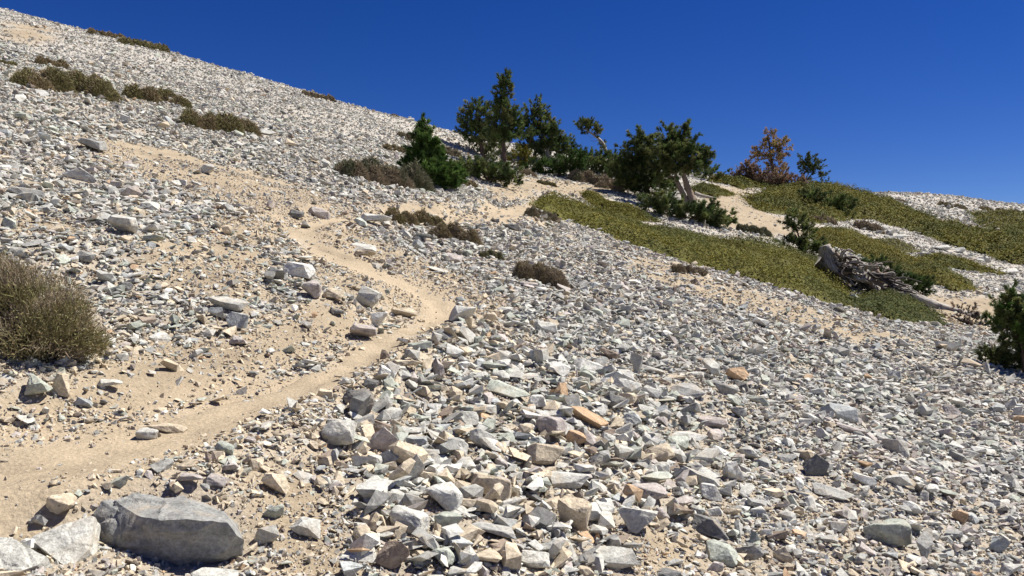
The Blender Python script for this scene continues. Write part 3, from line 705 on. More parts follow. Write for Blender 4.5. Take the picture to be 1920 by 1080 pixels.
def scatter_scree():
    Xs, Ys, Ss = [], [], []
    for n, r0, r1, p, med, sg, lo, hi in (
        (75000, 1.6, 9, 1.2, .036, .45, .012, .012),
        (15000, 1.6, 9, 1.0, .068, .36, .03, .025),
        (180000, 7, 26, 1.1, .052, .45, .028, .013),
        (9000, 7, 26, 1.1, .12, .35, .07, .02),
        (210000, 22, 70, 1.0, .088, .36, .05, .007),
        (5000, 22, 60, 1.0, .21, .30, .12, .012)):
        x, y = ring(n, r0, r1, p); r = np.hypot(x, y)
        s = np.exp(rng.normal(np.log(med), sg, n)); s = np.clip(s, lo, hi * np.maximum(r, 2.5))
        keep = rng.uniform(size=n) < stones_share(x, y)
        Xs.append(x[keep]); Ys.append(y[keep]); Ss.append(s[keep])
    # beyond the first ridge on the right
    x, y = ring(60000, 60, 125, .6, 8, 42); s = np.clip(np.exp(rng.normal(np.log(.19), .35, len(x))), .1, .5); keep = rng.uniform(size=len(x)) < stones_share(x, y)
    Xs.append(x[keep]); Ys.append(y[keep]); Ss.append(s[keep])
    # the coarse heap below the path
    x, y = ring(9000, 2.2, 6.5, 1.0); s = np.clip(np.exp(rng.normal(np.log(.105), .28, len(x))), .05, .19)
    keep = (rng.uniform(size=len(x)) < stones_share(x, y)) & inpoly(HEAP, x, y)
    Xs.append(x[keep]); Ys.append(y[keep]); Ss.append(s[keep])
    x, y, s = map(np.concatenate, (Xs, Ys, Ss))
    _d, _w, _z = trail_d(x, y)
    k = rng.uniform(size=len(x)) < np.clip((_d / _w - .5) / .6, 0.05, 1)
    k &= rock_clear(x, y, s)
    for P in KEEPOUT: k &= ~inpoly(P, x, y)
    x, y, s, td = x[k], y[k], s[k], (_d / _w)[k]; n = len(x)
    z = height(x, y)
    pile = np.clip(s * rng.uniform(-.12, .42, n), None, .09)
    e = .1; gx = (height(x + e, y) - height(x - e, y)) / (2 * e); gy = (height(x, y + e) - height(x, y - e)) / (2 * e)
    r = np.hypot(x, y)
    tj = np.where(rng.uniform(size=n) < .82, .15, .5)
    rot = np.c_[np.arctan(gy) + rng.normal(0, 1, n) * tj, -np.arctan(gx) + rng.normal(0, 1, n) * tj, rng.uniform(0, 6.283, n)]
    scl = np.c_[s * rng.uniform(.85, 1.35, n), s * rng.uniform(.75, 1.1, n), s * rng.uniform(.45, .95, n)]
    # colour: patches of lighter and warmer rock
    base = np.array([PAL[q] for q in PN]); wn = fbm(x * .35, y * .35, 31, 3); w2 = fbm(x * .2, y * .2, 77, 3)
    wt = np.array([1.3, 5.2, 2.8, 1.5, .9, 1.3, .12, .55, .9, .3]) * np.ones((n, 1))
    warm = np.clip(np.where((td < 4) & (r < 14), 1.6 - td * .35, 0), 0, 1.5) + np.clip((5.5 - r) / 3, 0, 1) * .8
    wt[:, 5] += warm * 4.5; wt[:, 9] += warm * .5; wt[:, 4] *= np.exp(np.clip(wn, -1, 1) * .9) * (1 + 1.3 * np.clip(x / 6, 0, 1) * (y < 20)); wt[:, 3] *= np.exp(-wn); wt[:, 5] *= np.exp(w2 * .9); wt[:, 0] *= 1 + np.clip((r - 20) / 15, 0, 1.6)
    cw = np.cumsum(wt, axis=1); pick = (rng.uniform(size=n)[:, None] * cw[:, -1:] > cw).sum(1)
    col = base[pick] * rng.uniform(.82, 1.18, (n, 1))
    cloud('scree', np.c_[x, y, z + pile], rot, scl, rng.integers(0, len(PROT), n), col, PROTO_OBS, kind='stuff',
          label='grey angular scree stones covering the mountainside', category='scree')
    print('SCREE', n)
def scatter_gravel():
    x, y = ring(240000, 1.5, 13, 1.1); r = np.hypot(x, y); n = len(x)
    s = np.clip(np.exp(rng.normal(np.log(.0135), .5, n)), .005, .04) * (.8 + r * .06)
    _d, _w, _z = trail_d(x, y)
    k = rng.uniform(size=n) < np.clip((_d / _w - .25) / .8, .12, 1)
    cl = fbm(x * 2.3, y * 2.3, 90, 3); k &= rng.uniform(size=n) < np.clip(.65 + cl * .7, .1, 1)
    x, y, s = x[k], y[k], s[k]; n = len(x)
    rot = rng.uniform(0, 6.283, (n, 3)); scl = s[:, None] * rng.uniform(.7, 1.2, (n, 3))
    base = np.array([PAL['tan'], PAL['tan'], PAL['light grey'], PAL['mauve grey'], PAL['white'], PAL['rusty'], PAL['grey']])
    col = base[rng.choice(7, n, p=[.34, .2, .2, .1, .08, .03, .05])] * rng.uniform(.75, 1.15, (n, 1))
    cloud('gravel', np.c_[x, y, height(x, y) + s * .1], rot, scl, rng.integers(0, len(PROT), n), col, PROTO_OBS, kind='stuff',
          label='tan gravel and grit strewn beside the footpath', category='gravel')
    print('GRAVEL', n)

# ------------------------------------------------------------------ shrubs
OLIVE = [(.135, .128, .026), (.15, .132, .025), (.118, .12, .026), (.095, .108, .028), (.165, .138, .028)]
DEEP = [(.08, .115, .04), (.11, .15, .05), (.145, .175, .06), (.06, .085, .036), (.17, .185, .07)]
GREY = [(0.16, 0.16, 0.1), (0.19, 0.18, 0.12), (0.135, 0.14, 0.08)]
BROWN = [(0.27, 0.21, 0.12), (0.22, 0.175, 0.1), (0.3, 0.24, 0.145), (0.19, 0.165, 0.09), (0.33, 0.27, 0.175)]
DRYOL = [(0.21, 0.195, 0.09), (0.175, 0.165, 0.075), (0.235, 0.21, 0.105), (0.24, 0.195, 0.11)]
PURP = [(0.26, 0.205, 0.145), (0.285, 0.235, 0.165), (0.21, 0.175, 0.125), (0.31, 0.26, 0.185)]

def mat_shrub(name, pts, label, h=.28, leaf=.075, n=30000, pal=OLIVE, jw=.16):
    n = int(n * 1.6); h = h * 1.3
    """a mat of low woody shrub: lumpy woody mound under a skin of small leaves"""
    P = wpoly(smoothline(np.array(list(pts) + [pts[0]], float), 6)[:-1]); P = P + rng.normal(0, 1.6 * leaf, P.shape); KEEPOUT.append(P)
    c = P.mean(0); lo, hi = P.min(0), P.max(0)
    base = Vector((c[0], c[1], float(height(c[0], c[1])))); root = thing(name, label, 'shrub', base)
    def mound(x, y):
        d = polyd(P, x, y); lump = fbm(x * 1.1, y * 1.1, 55, 3) * .55 + .75
        return h * np.sqrt(np.clip(d / (h * 2.2), 0, 1)) * np.clip(lump, .15, 1.6)
    m = 70; gx, gy = np.meshgrid(np.linspace(lo[0], hi[0], m), np.linspace(lo[1], hi[1], m), indexing='ij')
    ins = inpoly(P, gx, gy); z = height(gx, gy) + np.where(ins, mound(gx, gy) * .72, -.12)
    ii = np.arange(m * m).reshape(m, m); FC = np.c_[ii[:-1, :-1].ravel(), ii[1:, :-1].ravel(), ii[1:, 1:].ravel(), ii[:-1, 1:].ravel()]
    f_in = ins.ravel()[FC].any(1)
    V = np.c_[gx.ravel(), gy.ravel(), z.ravel()] - np.array(base)
    used = np.unique(FC[f_in]); mp = -np.ones(m * m, int); mp[used] = np.arange(len(used))
    cb = np.array([(.11, .105, .024)]) * np.ones((len(used), 1)) * rng.uniform(.7, 1.3, (len(used), 1))
    link('woody_mound', mk_mesh('woody_mound', V[used], mp[FC[f_in]], [M_LEAF], col=cb), root)
    x = rng.uniform(lo[0], hi[0], n * 6); y = rng.uniform(lo[1], hi[1], n * 6)
    edge = .10 * leaf / .075
    k = inpoly(P, x, y); x, y = x[k][:n], y[k][:n]; nn = len(x)
    x = x + rng.normal(0, edge, nn); y = y + rng.normal(0, edge, nn)
    zz = height(x, y) + mound(x, y) * rng.uniform(.55, 1.12, nn) + rng.uniform(0, leaf * .6, nn) + .01
    N = unit(rdir(nn) * .62 + np.array((.1, -.1, .85)))
    col = tint(pal, nn, jw); pv = fbm(x * .55, y * .55, 8, 3)[:, None]
    dk = np.array((.06, .085, .035)); col = np.where(pv > .3, col * .55 + dk * .45, col); col = col * (1 + .25 * fbm(x * 2.5, y * 2.5, 18, 2)[:, None])
    V, FC, cc = leaves(np.c_[x, y, zz] - np.array(base), N, leaf * .62 * rng.uniform(.6, 1.35, nn), np.clip(col, .01, 1), .62)
    link('foliage', mk_mesh('foliage', V, FC, [M_LEAF], col=cc), root, kind='stuff')
    return root

def dry_shrub(X0, Y0, X1, Y1, label, pal=BROWN, n=2600, slope=.25, lumps=1, name='dry_shrub', tipc=None, th=None):
    """a twiggy cushion shrub; wide ones are rows of cushions running down the fall line from X0 to X1"""
    bw, bh = X1 - X0, Y1 - Y0
    th = th or (bh * .9 if lumps == 1 else bh * (.68 if bw / bh < 2.4 else .56))
    L = 1 if lumps == 1 else max(2, int(round(bw / (th * .8))))
    g = at((X0 + X1) / 2, (Y0 + th + Y1) / 2); s = g.y / F
    root = thing(name, label, 'shrub', g, 'dry shrubs on the scree'); Vs, Fs, Cs, o = [], [], [], 0; tb = Tubes(); foot = []
    for i in range(L):
        f_ = (i + .5) / L
        c = at(X0 + bw * f_, Y0 + th + (bh - th) * f_ - th * .12 + rng.uniform(-.08, .08) * th); sc = c.y / F
        rx = (bw * .5 if L == 1 else bw / L * .78) * sc * rng.uniform(.85, 1.12); ry = rx * .85; hh = th * sc * rng.uniform(.6, .82)
        m = int(n * 3.4 / L); a = rng.uniform(0, 6.283, m); rr = np.sqrt(rng.uniform(0, 1, m))
        px, py = c.x + np.cos(a) * rr * rx, c.y + np.sin(a) * rr * ry
        prof = np.sqrt(np.clip(1 - rr ** 2.4, .03, 1)) * (1 + .28 * fbm(px * 2.5 / rx, py * 2.5 / rx, 60 + i, 3))
        ln = hh * rng.uniform(.13, .32, m); tip = hh * prof * rng.uniform(.3, 1.05, m)
        C = np.c_[px, py, height(px, py) + np.maximum(tip - ln * .8, 0)] - np.array(g)
        D = unit(np.c_[np.cos(a) * rr, np.sin(a) * rr, np.full(m, .5)] + rng.normal(0, .55, (m, 3)))
        cc = tint(pal, m, .25)
        if tipc is not None:
            q = fbm(px * 1.6 / rx, py * 1.6 / rx, 3, 2) > .1; cc[q] = tint(tipc, int(q.sum()), .25)
        v, f, cl = blades(C, D, ln, np.maximum(.0013 * c.y, hh * .03) * rng.uniform(.6, 1.4, m), cc)
        Vs.append(v); Fs.append(f + o); Cs.append(cl); o += len(v)
        ea = np.linspace(0, 6.283, 14, endpoint=False); KEEPOUT.append(np.c_[c.x + np.cos(ea) * rx * .85, c.y + np.sin(ea) * ry * .8])
        for _k in range(6):
            a1 = rng.uniform(0, 6.28); q0 = np.array(c - g) - (0, 0, .02); q1 = q0 + np.array((np.cos(a1) * rx * .6, np.sin(a1) * ry * .6, hh * rng.uniform(.4, .75)))
            tb.add([q0, (q0 + q1) / 2 + np.array((0, 0, .03)), q1], [hh * .035, hh * .022, hh * .008], 4)
    link('stems', tb.mesh('stems', M_DARKW), root, kind='stuff')
    link('twigs', mk_mesh('twigs', np.vstack(Vs), np.vstack(Fs), [M_TWIG], col=np.vstack(Cs)), root, kind='stuff')
    return root

def near_bush():
    """the big twiggy bush beside the path: bundles of fine forked twigs with tiny dry leaves"""
    g = at(70, 668); s = g.y / F
    root = thing('twiggy_bush', 'big olive brown twiggy bush on the dirt bank beside the path', 'bush', g)
    tb = Tubes(); Vs, Cs = [], []; tipsP, tipsD = [], []
    lobes = [(40, 585, 105, 78), (-60, 565, 110, 105), (115, 608, 65, 58), (60, 640, 110, 42), (-35, 505, 55, 42), (140, 645, 48, 34), (20, 540, 60, 50)]
    ox = 0
    C, D, Ln = [], [], []
    for (X, Y, rx, ry) in lobes:
        c = np.array(((X - 70) * s, rng.uniform(-.04, .12), (668 - Y) * s)); R = np.array((rx * s, rx * s * .85, ry * s))
        m = int(5200 * (rx * ry) / (120 * 100)) + 900
        d = rdir(m); rad = rng.uniform(.25, 1, m) ** .55
        p = c + d * R * rad[:, None]
        root0 = np.array((0, .05, -.02)); out = unit(p - root0)
        C.append(p); D.append(unit(out + rng.normal(0, .5, (m, 3)) + np.array((0, 0, .25)))); Ln.append(rng.uniform(.025, .07, m))
        for _k in range(16):
            q = c + rdir(1)[0] * R * rng.uniform(.5, .95); mid = root0 * .5 + q * .5 + rng.normal(0, .03, 3)
            tb.add(smoothline([root0 + rng.normal(0, .05, 3) * (1, 1, 0), mid, q], 4), np.linspace(.007, .0018, 9), 4)
    C, D, Ln = np.vstack(C), np.vstack(D), np.concatenate(Ln); m = len(C)
    hz = np.array([float(v) for v in height(C[:, 0] + g.x, C[:, 1] + g.y)]) - g.z; k = C[:, 2] > hz - .01; C, D, Ln = C[k], D[k], Ln[k]; m = len(C)
    pn = fbm(C[:, 0] * 7, C[:, 2] * 7, 4, 3)
    hi = C[:, 2] > (668 - 540) * s
    cb = np.where(((pn > .1) | hi)[:, None], tint(PURP, m, .3) * 1.15, tint(DRYOL, m, .3) * 1.15)
    v1, f1, c1 = blades(C, D, Ln, .0035 * rng.uniform(.6, 1.5, m), cb)
    # leaves along the twigs
    q = rng.integers(0, m, 30000); P = C[q] + D[q] * (Ln[q] * rng.uniform(.2, 1, 30000))[:, None] + rng.normal(0, .004, (30000, 3))
    lc = np.where((rng.uniform(size=30000) < .3)[:, None], tint(BROWN, 30000, .3), tint([(.19, .18, .08), (.225, .205, .10), (.155, .145, .07), (.26, .225, .125)], 30000, .3))
    v2, f2, c2 = leaves(P, rdir(30000), rng.uniform(.006, .013, 30000), lc, .45)
    link('stems', tb.mesh('stems', M_DARKW), root, kind='stuff')
    link('twigs', mk_mesh('twigs', v1, f1, [M_TWIG], col=c1), root, kind='stuff')
    link('leaves', mk_mesh('leaves', v2, f2, [M_TWIG], col=c2), root, kind='stuff')
    KEEPOUT.append(wpoly([(-300, 690), (185, 672), (195, 600), (150, 560), (-300, 560)]))

# ------------------------------------------------------------------ trees
def tree(name, label, foot, trunk, lobes, r0, pal=DEEP, needle=.16, dens=1.0, cat='tree', bark=None, extra=(), group=None, clump=.17, pw=.03, depth=.85, bare=()):
    """trunk and lobes are given as they stand at the tree's own distance; lobes = (x, y, rx, ry[, palette])"""
    g = at(*foot); s = g.y / F
    root = thing(name, label, cat, g, group)
    def loc(X, Y, d=0.0): return np.array(((X - foot[0]) * s, d, (foot[1] - Y) * s))
    tb = Tubes(); lines = []
    for j, (path, rr) in enumerate([(trunk, r0)] + list(extra)):
        dd = 0 if j == 0 else rng.uniform(-.3, .3)
        P = smoothline([loc(X, Y, dd * i / len(path)) for i, (X, Y) in enumerate(path)], 6); P[0][2] -= .1
        tb.add(P, np.linspace(rr, rr * .25, len(P)) , 8, .18, j); lines.append(P)
    trk = link('trunk', tb.mesh('trunk', bark or M_BARK), root)
    allP = np.vstack(lines); br = Tubes(); Vs, Fs, Cs, o = [], [], [], 0
    for lb in lobes:
        X, Y, rx, ry = lb[:4]; rx *= 1.06; ry *= 1.0; pl = lb[4] if len(lb) > 4 else pal
        c = loc(X, Y, rng.uniform(-.25, .25) * rx * s); R = np.array((rx * s, rx * s * depth, ry * s))
        vol = R[0] * R[2]; nc = max(7, int(dens * 6.2 * vol / clump ** 2))
        d = rdir(nc); cc_ = c + d * R * (rng.uniform(.12, 1, nc) ** .5)[:, None]
        for q in cc_[::5]:
            i = int(np.argmin(((allP - q) ** 2).sum(1) + np.where(allP[:, 2] > q[2] + .1, .4, 0))); a = allP[i]
            mid = (a + q) / 2 + np.array((0, 0, -.06)) * np.linalg.norm(q - a)
            br.add([a, mid, q], [max(.012, r0 * .16), max(.008, r0 * .09), .004], 4, cap=False)
        nt_ = 14; sp = unit(unit(cc_ - c) * .75 + rdir(nc) * .45 + np.array((.12, 0, .55))); ls = clump * rng.uniform(1.0, 2.6, nc)
        u_ = rng.uniform(0, 1, (nc, nt_)); tc = cc_[:, None] + sp[:, None] * (u_ * ls[:, None])[..., None] + rng.normal(0, clump * .42, (nc, nt_, 3)) * (1.05 - u_)[..., None]
        tc = tc.reshape(-1, 3); axis = unit(np.repeat(sp, nt_, 0) * .8 + rdir(len(tc)) * .4)
        nb = 12; C = np.repeat(tc, nb, 0); D = unit(np.repeat(axis, nb, 0) + rdir(len(C)) * .6)
        col = np.repeat(np.repeat(tint(pl, nc, .3), nt_, 0) * rng.uniform(.75, 1.25, (nc * nt_, 1)), nb, 0) * rng.uniform(.8, 1.2, (len(C), 1))
        v, f, cl = blades(C, D, needle * rng.uniform(.55, 1.1, len(C)), pw * .72 * rng.uniform(.7, 1.3, len(C)), col)
        Vs.append(v); Fs.append(f + o); Cs.append(cl); o += len(v)
    for path, rr in bare:
        b1 = Tubes(); b1.add(smoothline([loc(X, Y, rng.uniform(-.1, .1)) for X, Y in path], 5), np.linspace(rr, rr * .3, (len(path) - 1) * 5 + 1), 5, .2)
        link('bare_limb', b1.mesh('bare_limb', bark or M_BARK), trk)
    if br.n: link('limbs', br.mesh('limbs', bark or M_BARK), trk, kind='stuff')
    if Vs: link('crown', mk_mesh('crown', np.vstack(Vs), np.vstack(Fs), [M_NEEDLE], col=np.vstack(Cs)), root, kind='stuff')
    return root
BRIGHT = [(.07, .13, .03), (.09, .155, .04), (.055, .10, .028), (.11, .17, .05)]
RUST = [(.38, .26, .10), (.32, .23, .09), (.42, .29, .12), (.25, .19, .08)]
PINK = [(.27, .19, .135), (.23, .155, .115), (.31, .215, .15), (.18, .135, .105)]
OLG = [(.10, .125, .045), (.125, .14, .05), (.075, .10, .04)]

# young cone-shaped fir on the scree
tree('fir_tree', 'young cone-shaped bright green fir standing alone on the scree', (806, 344), [(806,344),(800,300),(795,260),(795,234)],
     [(795,243,6,10),(795,258,12,9),(797,272,19,10),(799,287,25,10),(800,301,28,9),(782,312,27,8),(822,318,30,9),(806,330,40,9),(842,335,20,13),(835,345,24,7)],   .06, BRIGHT, .13, 1.7, clump=.11, depth=.9)
# pines behind, then the spire
tree('pine_tree', 'dark bushy round-headed pine crowding the tall spire pine', (905, 296), [(905,296),(902,262),(896,225),(893,205)],
     [(892,208,16,14),(878,228,16,16),(905,222,18,18),(890,250,26,20),(912,262,24,18),(925,285,18,12),(870,246,8,8)], .12, DEEP, .2, 1.0, clump=.22, pw=.04)
tree('pine_tree', 'tall dark spire-topped pine with bare brown trunk at its foot', (944, 318), [(944,318),(945,285),(942,250),(946,200),(946,154)],
     [(946,153,2,5),(946,160,3.5,7),(946,170,6,10),(948,184,12,12),(945,205,16,13),(950,225,21,14),(940,246,24,15),(958,252,20,14),(932,268,18,10),(956,232,12,12)], .13, DEEP, .19, 1.05, clump=.2, pw=.04, bare=[([(945,290),(955,270),(963,262)], .03)])
tree('pine_tree', 'wide dark pine with forked bleached trunk beside the spire pine', (1030, 306), [(1032,306),(1026,280),(1022,255),(1012,225),(1006,200)],
     [(1007,206,10,14),(998,222,18,14),(1018,232,18,16),(990,245,20,15,OLG),(1008,258,30,18),(1040,250,14,14),(1035,272,22,16),(1052,278,22,14),(1000,285,26,14),(1062,290,18,10)], .11, DEEP, .2, 1.0, clump=.22, pw=.04, bark=M_DEADW, extra=[([(1030,300),(1020,280),(1024,262)], .09)])
tree('pine_tree', 'low spreading green pine beside the forked bleached trunk', (1050, 330), [(1050,330),(1052,310),(1056,295)],
     [(1055,312,32,14),(1030,318,26,12),(1080,312,20,12),(1082,295,16,10),(1000,312,18,12),(975,296,16,14,OLIVE)], .08, [(.05,.085,.025),(.065,.105,.03)], .18, 1.0, clump=.2, pw=.04)
tree('dwarf_pine', 'low dark dwarf pine sprawling at the foot of the spire pine', (918, 342), [(918,342),(905,325),(890,312)],
     [(888,312,24,11),(912,320,28,13),(938,328,24,13),(958,337,18,9),(872,318,12,8)], .06, DEEP, .16, 1.15, clump=.16, extra=[([(918,342),(935,330),(950,330)], .04)])
tree('pine_tree', 'leaning bare-trunked pine with one small tuft against the sky', (1150, 322), [(1152,322),(1146,300),(1136,284),(1130,268),(1116,255),(1100,244)],
     [(1098,238,10,10,OLG),(1112,242,10,8,OLG),(1092,234,8,8),(1122,246,5,5,OLG),(1128,275,4,4)], .17, DEEP, .17, 1.0, bark=M_DEADW, clump=.17, pw=.035,
     bare=[([(1120,258),(1122,250),(1126,245)], .03), ([(1125,263),(1112,265),(1106,262)], .015), ([(1118,257),(1108,258),(1100,252)], .015), ([(1136,284),(1128,284)], .015), ([(1122,318),(1130,315),(1142,322)], .05)])
tree('pine_tree', 'low dark pine thicket around the leaning bare trunk', (1120, 326), [(1120,326),(1118,312),(1115,300)],
     [(1100,303,20,10),(1128,300,24,12),(1110,314,26,10),(1160,302,16,16),(1172,318,22,12),(1145,318,20,10)], .07, DEEP, .19, 1.0, clump=.2, pw=.04)
tree('pine_tree', 'bushy dark pine whose skirts reach the scree beside the twin-trunked pine', (1215, 372), [(1216,372),(1212,340),(1205,300),(1198,262)],
     [(1198,258,12,13),(1212,275,22,18),(1190,285,22,16),(1218,300,30,22),(1185,315,30,16),(1215,330,36,20),(1180,335,30,14),(1225,352,36,18),(1165,330,20,12),(1195,352,26,10)], .11, DEEP, .18, 1.0, clump=.19, pw=.036)
tree('pine_tree', 'twin-trunked wind-bent pine with two tan leaning trunks', (1297, 392), [(1298,392),(1296,370),(1288,348),(1282,328),(1275,300),(1262,268)],
     [(1252,258,14,12),(1268,268,18,16),(1290,258,7,14),(1292,245,4,6),(1278,285,30,18),(1250,290,26,20),(1300,298,24,14),(1318,296,12,6),(1325,290,5,5),(1270,312,36,16),(1296,315,20,12),(1245,318,24,14),(1256,250,7,7)], .17, DEEP, .18, 1.05, bark=M_BARKT,
     extra=[([(1288,384),(1280,362),(1270,340),(1268,325),(1272,305)], .14)], clump=.19, pw=.036, bare=[([(1270,335),(1258,330),(1248,333)], .04)])
tree('dwarf_pine', 'dark dwarf pine thicket under the twin-trunked pine', (1290, 412), [(1290,412),(1270,398),(1250,392)],
     [(1225,383,28,11),(1258,392,32,14),(1292,402,32,15),(1330,410,28,13),(1358,412,20,10),(1240,375,20,8),(1320,425,16,7),(1348,425,14,8)], .06, DEEP, .16, 1.1, clump=.17, extra=[([(1290,412),(1320,402),(1345,405)], .05), ([(1332,404),(1338,390),(1338,378)], .02)], pw=.034)
tree('pine_sapling', 'tiny upright sapling growing from the edge of the dwarf pine thicket', (1337, 402), [(1337,402),(1338,388),(1338,376)], [(1338,382,4,7),(1336,392,5,5)], .02, DEEP, .12, 1.2, clump=.1)
tree('dwarf_pine', 'low green pine clump on the ridge behind the twin-trunked pine', (1322, 336), [(1322,336),(1325,328)], [(1312,327,14,6),(1332,328,18,6),(1350,332,12,4)], .06, DEEP, .2, 1.0, clump=.24, pw=.05)
tree('dying_pine', 'dying orange brown pine standing on the ridge against the sky', (1450, 345), [(1452,345),(1450,325),(1446,300),(1443,275),(1440,252)],
     [(1440,258,6,9,RUST),(1442,276,15,9,RUST),(1464,273,13,9,RUST),(1426,292,20,10,RUST),(1452,294,18,10,RUST),(1470,282,8,7,RUST),(1458,316,15,9,RUST),(1452,330,12,8,RUST)], .16, RUST, .22, .8, clump=.26, pw=.045)
tree('dead_shrub', 'reddish brown dead pine scrub sprawling around the orange pine', (1440, 350), [(1440,350),(1430,342),(1405,335)],
     [(1402,318,13,10,PINK),(1392,328,13,9,PINK),(1412,332,18,9,PINK),(1428,338,18,9,PINK),(1465,336,18,10,PINK),(1485,343,20,8,PINK),(1445,343,24,8,PINK)], .07, PINK, .2, 1.3, cat='shrub', clump=.24, pw=.045, bare=[([(1395,348),(1420,347),(1445,350)], .06)])
tree('pine_tree', 'curved green pine leaning away from the dead red scrub', (1490, 349), [(1488,349),(1500,336),(1510,322),(1516,312)],
     [(1518,304,10,10,OLG),(1528,312,10,9,OLG),(1512,312,10,8,OLG),(1522,322,11,6,OLG),(1508,300,5,5,OLG),(1542,329,6,3,OLG)], .13, OLG, .2, .95, extra=[([(1502,350),(1512,338),(1522,326)], .09), ([(1515,335),(1528,334),(1540,330)], .03)], clump=.24, pw=.045, bare=[([(1502,346),(1515,347),(1524,343)], .04)])
tree('fir_sapling', 'small dark conical sapling alone on the ridge', (1546, 355), [(1546,355),(1544,345),(1543,337)], [(1543,342,5,5),(1546,350,10,5),(1556,353,7,3)], .05, DEEP, .2, 1.0, clump=.22, pw=.045)
tree('fir_tree', 'green young fir casting a shadow on the fine scree', (1926, 706), [(1926,706),(1918,660),(1908,600),(1900,540)],
     [(1899,548,6,12),(1900,568,16,12),(1884,575,14,12),(1912,580,18,14),(1898,595,28,13),(1930,600,26,14),(1886,612,22,12),(1912,618,30,12),(1935,625,26,14),(1905,640,26,10),(1940,655,30,16)], .05, BRIGHT[:1] + DEEP, .075, 1.1, clump=.075, pw=.014)
tree('dwarf_pine', 'olive green low clump at the foot of the shadow casting fir', (1885, 690), [(1885,690),(1880,678)], [(1862,670,22,11,OLG),(1888,678,26,12,OLG),(1915,684,24,12,OLG)], .03, OLG, .07, 1.3, clump=.07, pw=.014)
tree('dwarf_pine', 'dark low branches sprawling between the log end and the fir', (1868, 612), [(1895,618),(1868,610),(1845,604)], [(1850,602,14,9),(1870,606,16,9),(1890,612,14,8)], .04, DEEP, .12, .8, clump=.12, pw=.02)
tree('dead_shrub', 'purplish dead branches beside the tail of the fallen log', (1800, 606), [(1815,606),(1800,600),(1785,592)], [(1798,592,13,11,PINK),(1820,596,12,10,[(.09,.06,.06),(.06,.045,.045)]),(1806,602,16,7,[(.07,.05,.05),(.05,.04,.04)])], .05, PINK, .10, .55, cat='shrub', bark=M_DARKW, clump=.14, pw=.016)
tree('dwarf_pine', 'dark dwarf pine at the head of the bleached stump', (1510, 476), [(1510,476),(1500,450),(1492,425)],
     [(1492,420,18,12),(1505,436,18,10),(1500,460,28,13),(1525,468,24,12),(1540,478,16,10)], .06, DEEP, .15, 1.1, clump=.16, pw=.03)
tree('dwarf_pine', 'dark green dwarf pine along the downhill side of the bleached log', (1710, 552), [(1712,552),(1700,540),(1685,530)],
     [(1690,525,20,9),(1712,535,24,11),(1728,545,16,9),(1665,512,18,8),(1640,498,18,8)], .05, [(.05,.08,.028),(.065,.095,.03)], .13, 1.2, clump=.14, pw=.026)
tree('dwarf_pine', 'dark green dwarf pine band across the upper olive mat', (1560, 400), [(1560,400),(1550,390),(1530,378)],
     [(1520,372,28,9),(1550,382,32,12),(1578,392,28,12),(1570,405,20,8)], .08, DEEP, .2, 1.0, clump=.24, pw=.045)

# ------------------------------------------------------------------ the fallen dead tree
def fallen_tree():
    foot = (1610, 545); g = at(*foot); s = g.y / F
    root = thing('fallen_tree', 'bleached twisted fallen tree with upturned stump between the green mats', 'dead tree', g)
    def loc(X, Y, d=0.): return np.array(((X - foot[0]) * s, d, (foot[1] - Y) * s))
    tb = Tubes()
    tb.add(smoothline([loc(1566,508), loc(1558,490), loc(1552,474), loc(1547,460)], 6), np.linspace(.26, .13, 19), 14, .5, 1)
    link('stump', tb.mesh('stump', M_DEADW), root)
    tb = Tubes()
    tb.add(smoothline([loc(1546,480,.25), loc(1575,500,.2), loc(1608,517,.2), loc(1642,532,.1), loc(1690,548,-.05), loc(1740,574,-.2)], 6), np.linspace(.27, .11, 31), 14, .5, 2)
    tb.add(smoothline([loc(1560,490,-.1), loc(1590,512,-.15), loc(1620,526,-.2), loc(1660,540,-.1)], 6), np.linspace(.15, .08, 19), 9, .4, 7)
    tb.add(smoothline([loc(1690,547,-.1), loc(1735,570,-.3), loc(1780,588,-.4), loc(1832,610,-.5)], 6), np.linspace(.13, .20, 19), 10, .3, 5)
    link('trunk', tb.mesh('trunk', M_DEADW), root)
    for nm, mt, cnt, rr_ in (('root', M_DEADW, 52, (.03, .085)), ('splinter', M_BARKT, 18, (.02, .06)), ('root', M_DARKW, 34, (.02, .06))):
        for i in range(cnt):
            tb = Tubes()
            ax = rng.uniform(1545, 1665); ay = 482 + (ax - 1548) * .44 + rng.uniform(-16, 26)
            L = rng.uniform(14, 46); an = rng.normal(.5, .45); dx, dy = L * math.cos(an), L * math.sin(an) * .8
            d = rng.uniform(-.8, .6); j_ = lambda: rng.normal(0, 5)
            P = [loc(ax, ay, d), loc(ax + dx * .35 + j_(), ay + dy * .3 + j_(), d - .1), loc(ax + dx * .7 + j_(), ay + dy * .75 + j_(), d - .22), loc(ax + dx, ay + dy, d - .3 + rng.normal(0, .2))]
            tb.add(smoothline(P, 4), np.linspace(rng.uniform(*rr_), .012, 13), 5, .35, i)
            link(nm, tb.mesh(nm, mt), root)
    tb = Tubes()
    tb.add(smoothline([loc(1655,535,-.1), loc(1643,520,-.15), loc(1637,505,-.1), loc(1635,498)], 5), np.linspace(.16, .07, 16), 9, .35, 9)
    link('snapped_limb', tb.mesh('snapped_limb', M_BARKT), root)
fallen_tree()
g_ = at(1322, 372); tb_ = Tubes()
tb_.add(smoothline([(-.55, 0, .28), (-.2, .05, .16), (.2, 0, .06), (.6, -.05, -.02)], 5), np.linspace(.10, .06, 16), 8, .25, 3)
lg = link('fallen_log', tb_.mesh('fallen_log', M_DEADW)); lg.location = g_; lg['label'] = 'short bleached log on tan ground behind the twin-trunked pine'; lg['category'] = 'log'

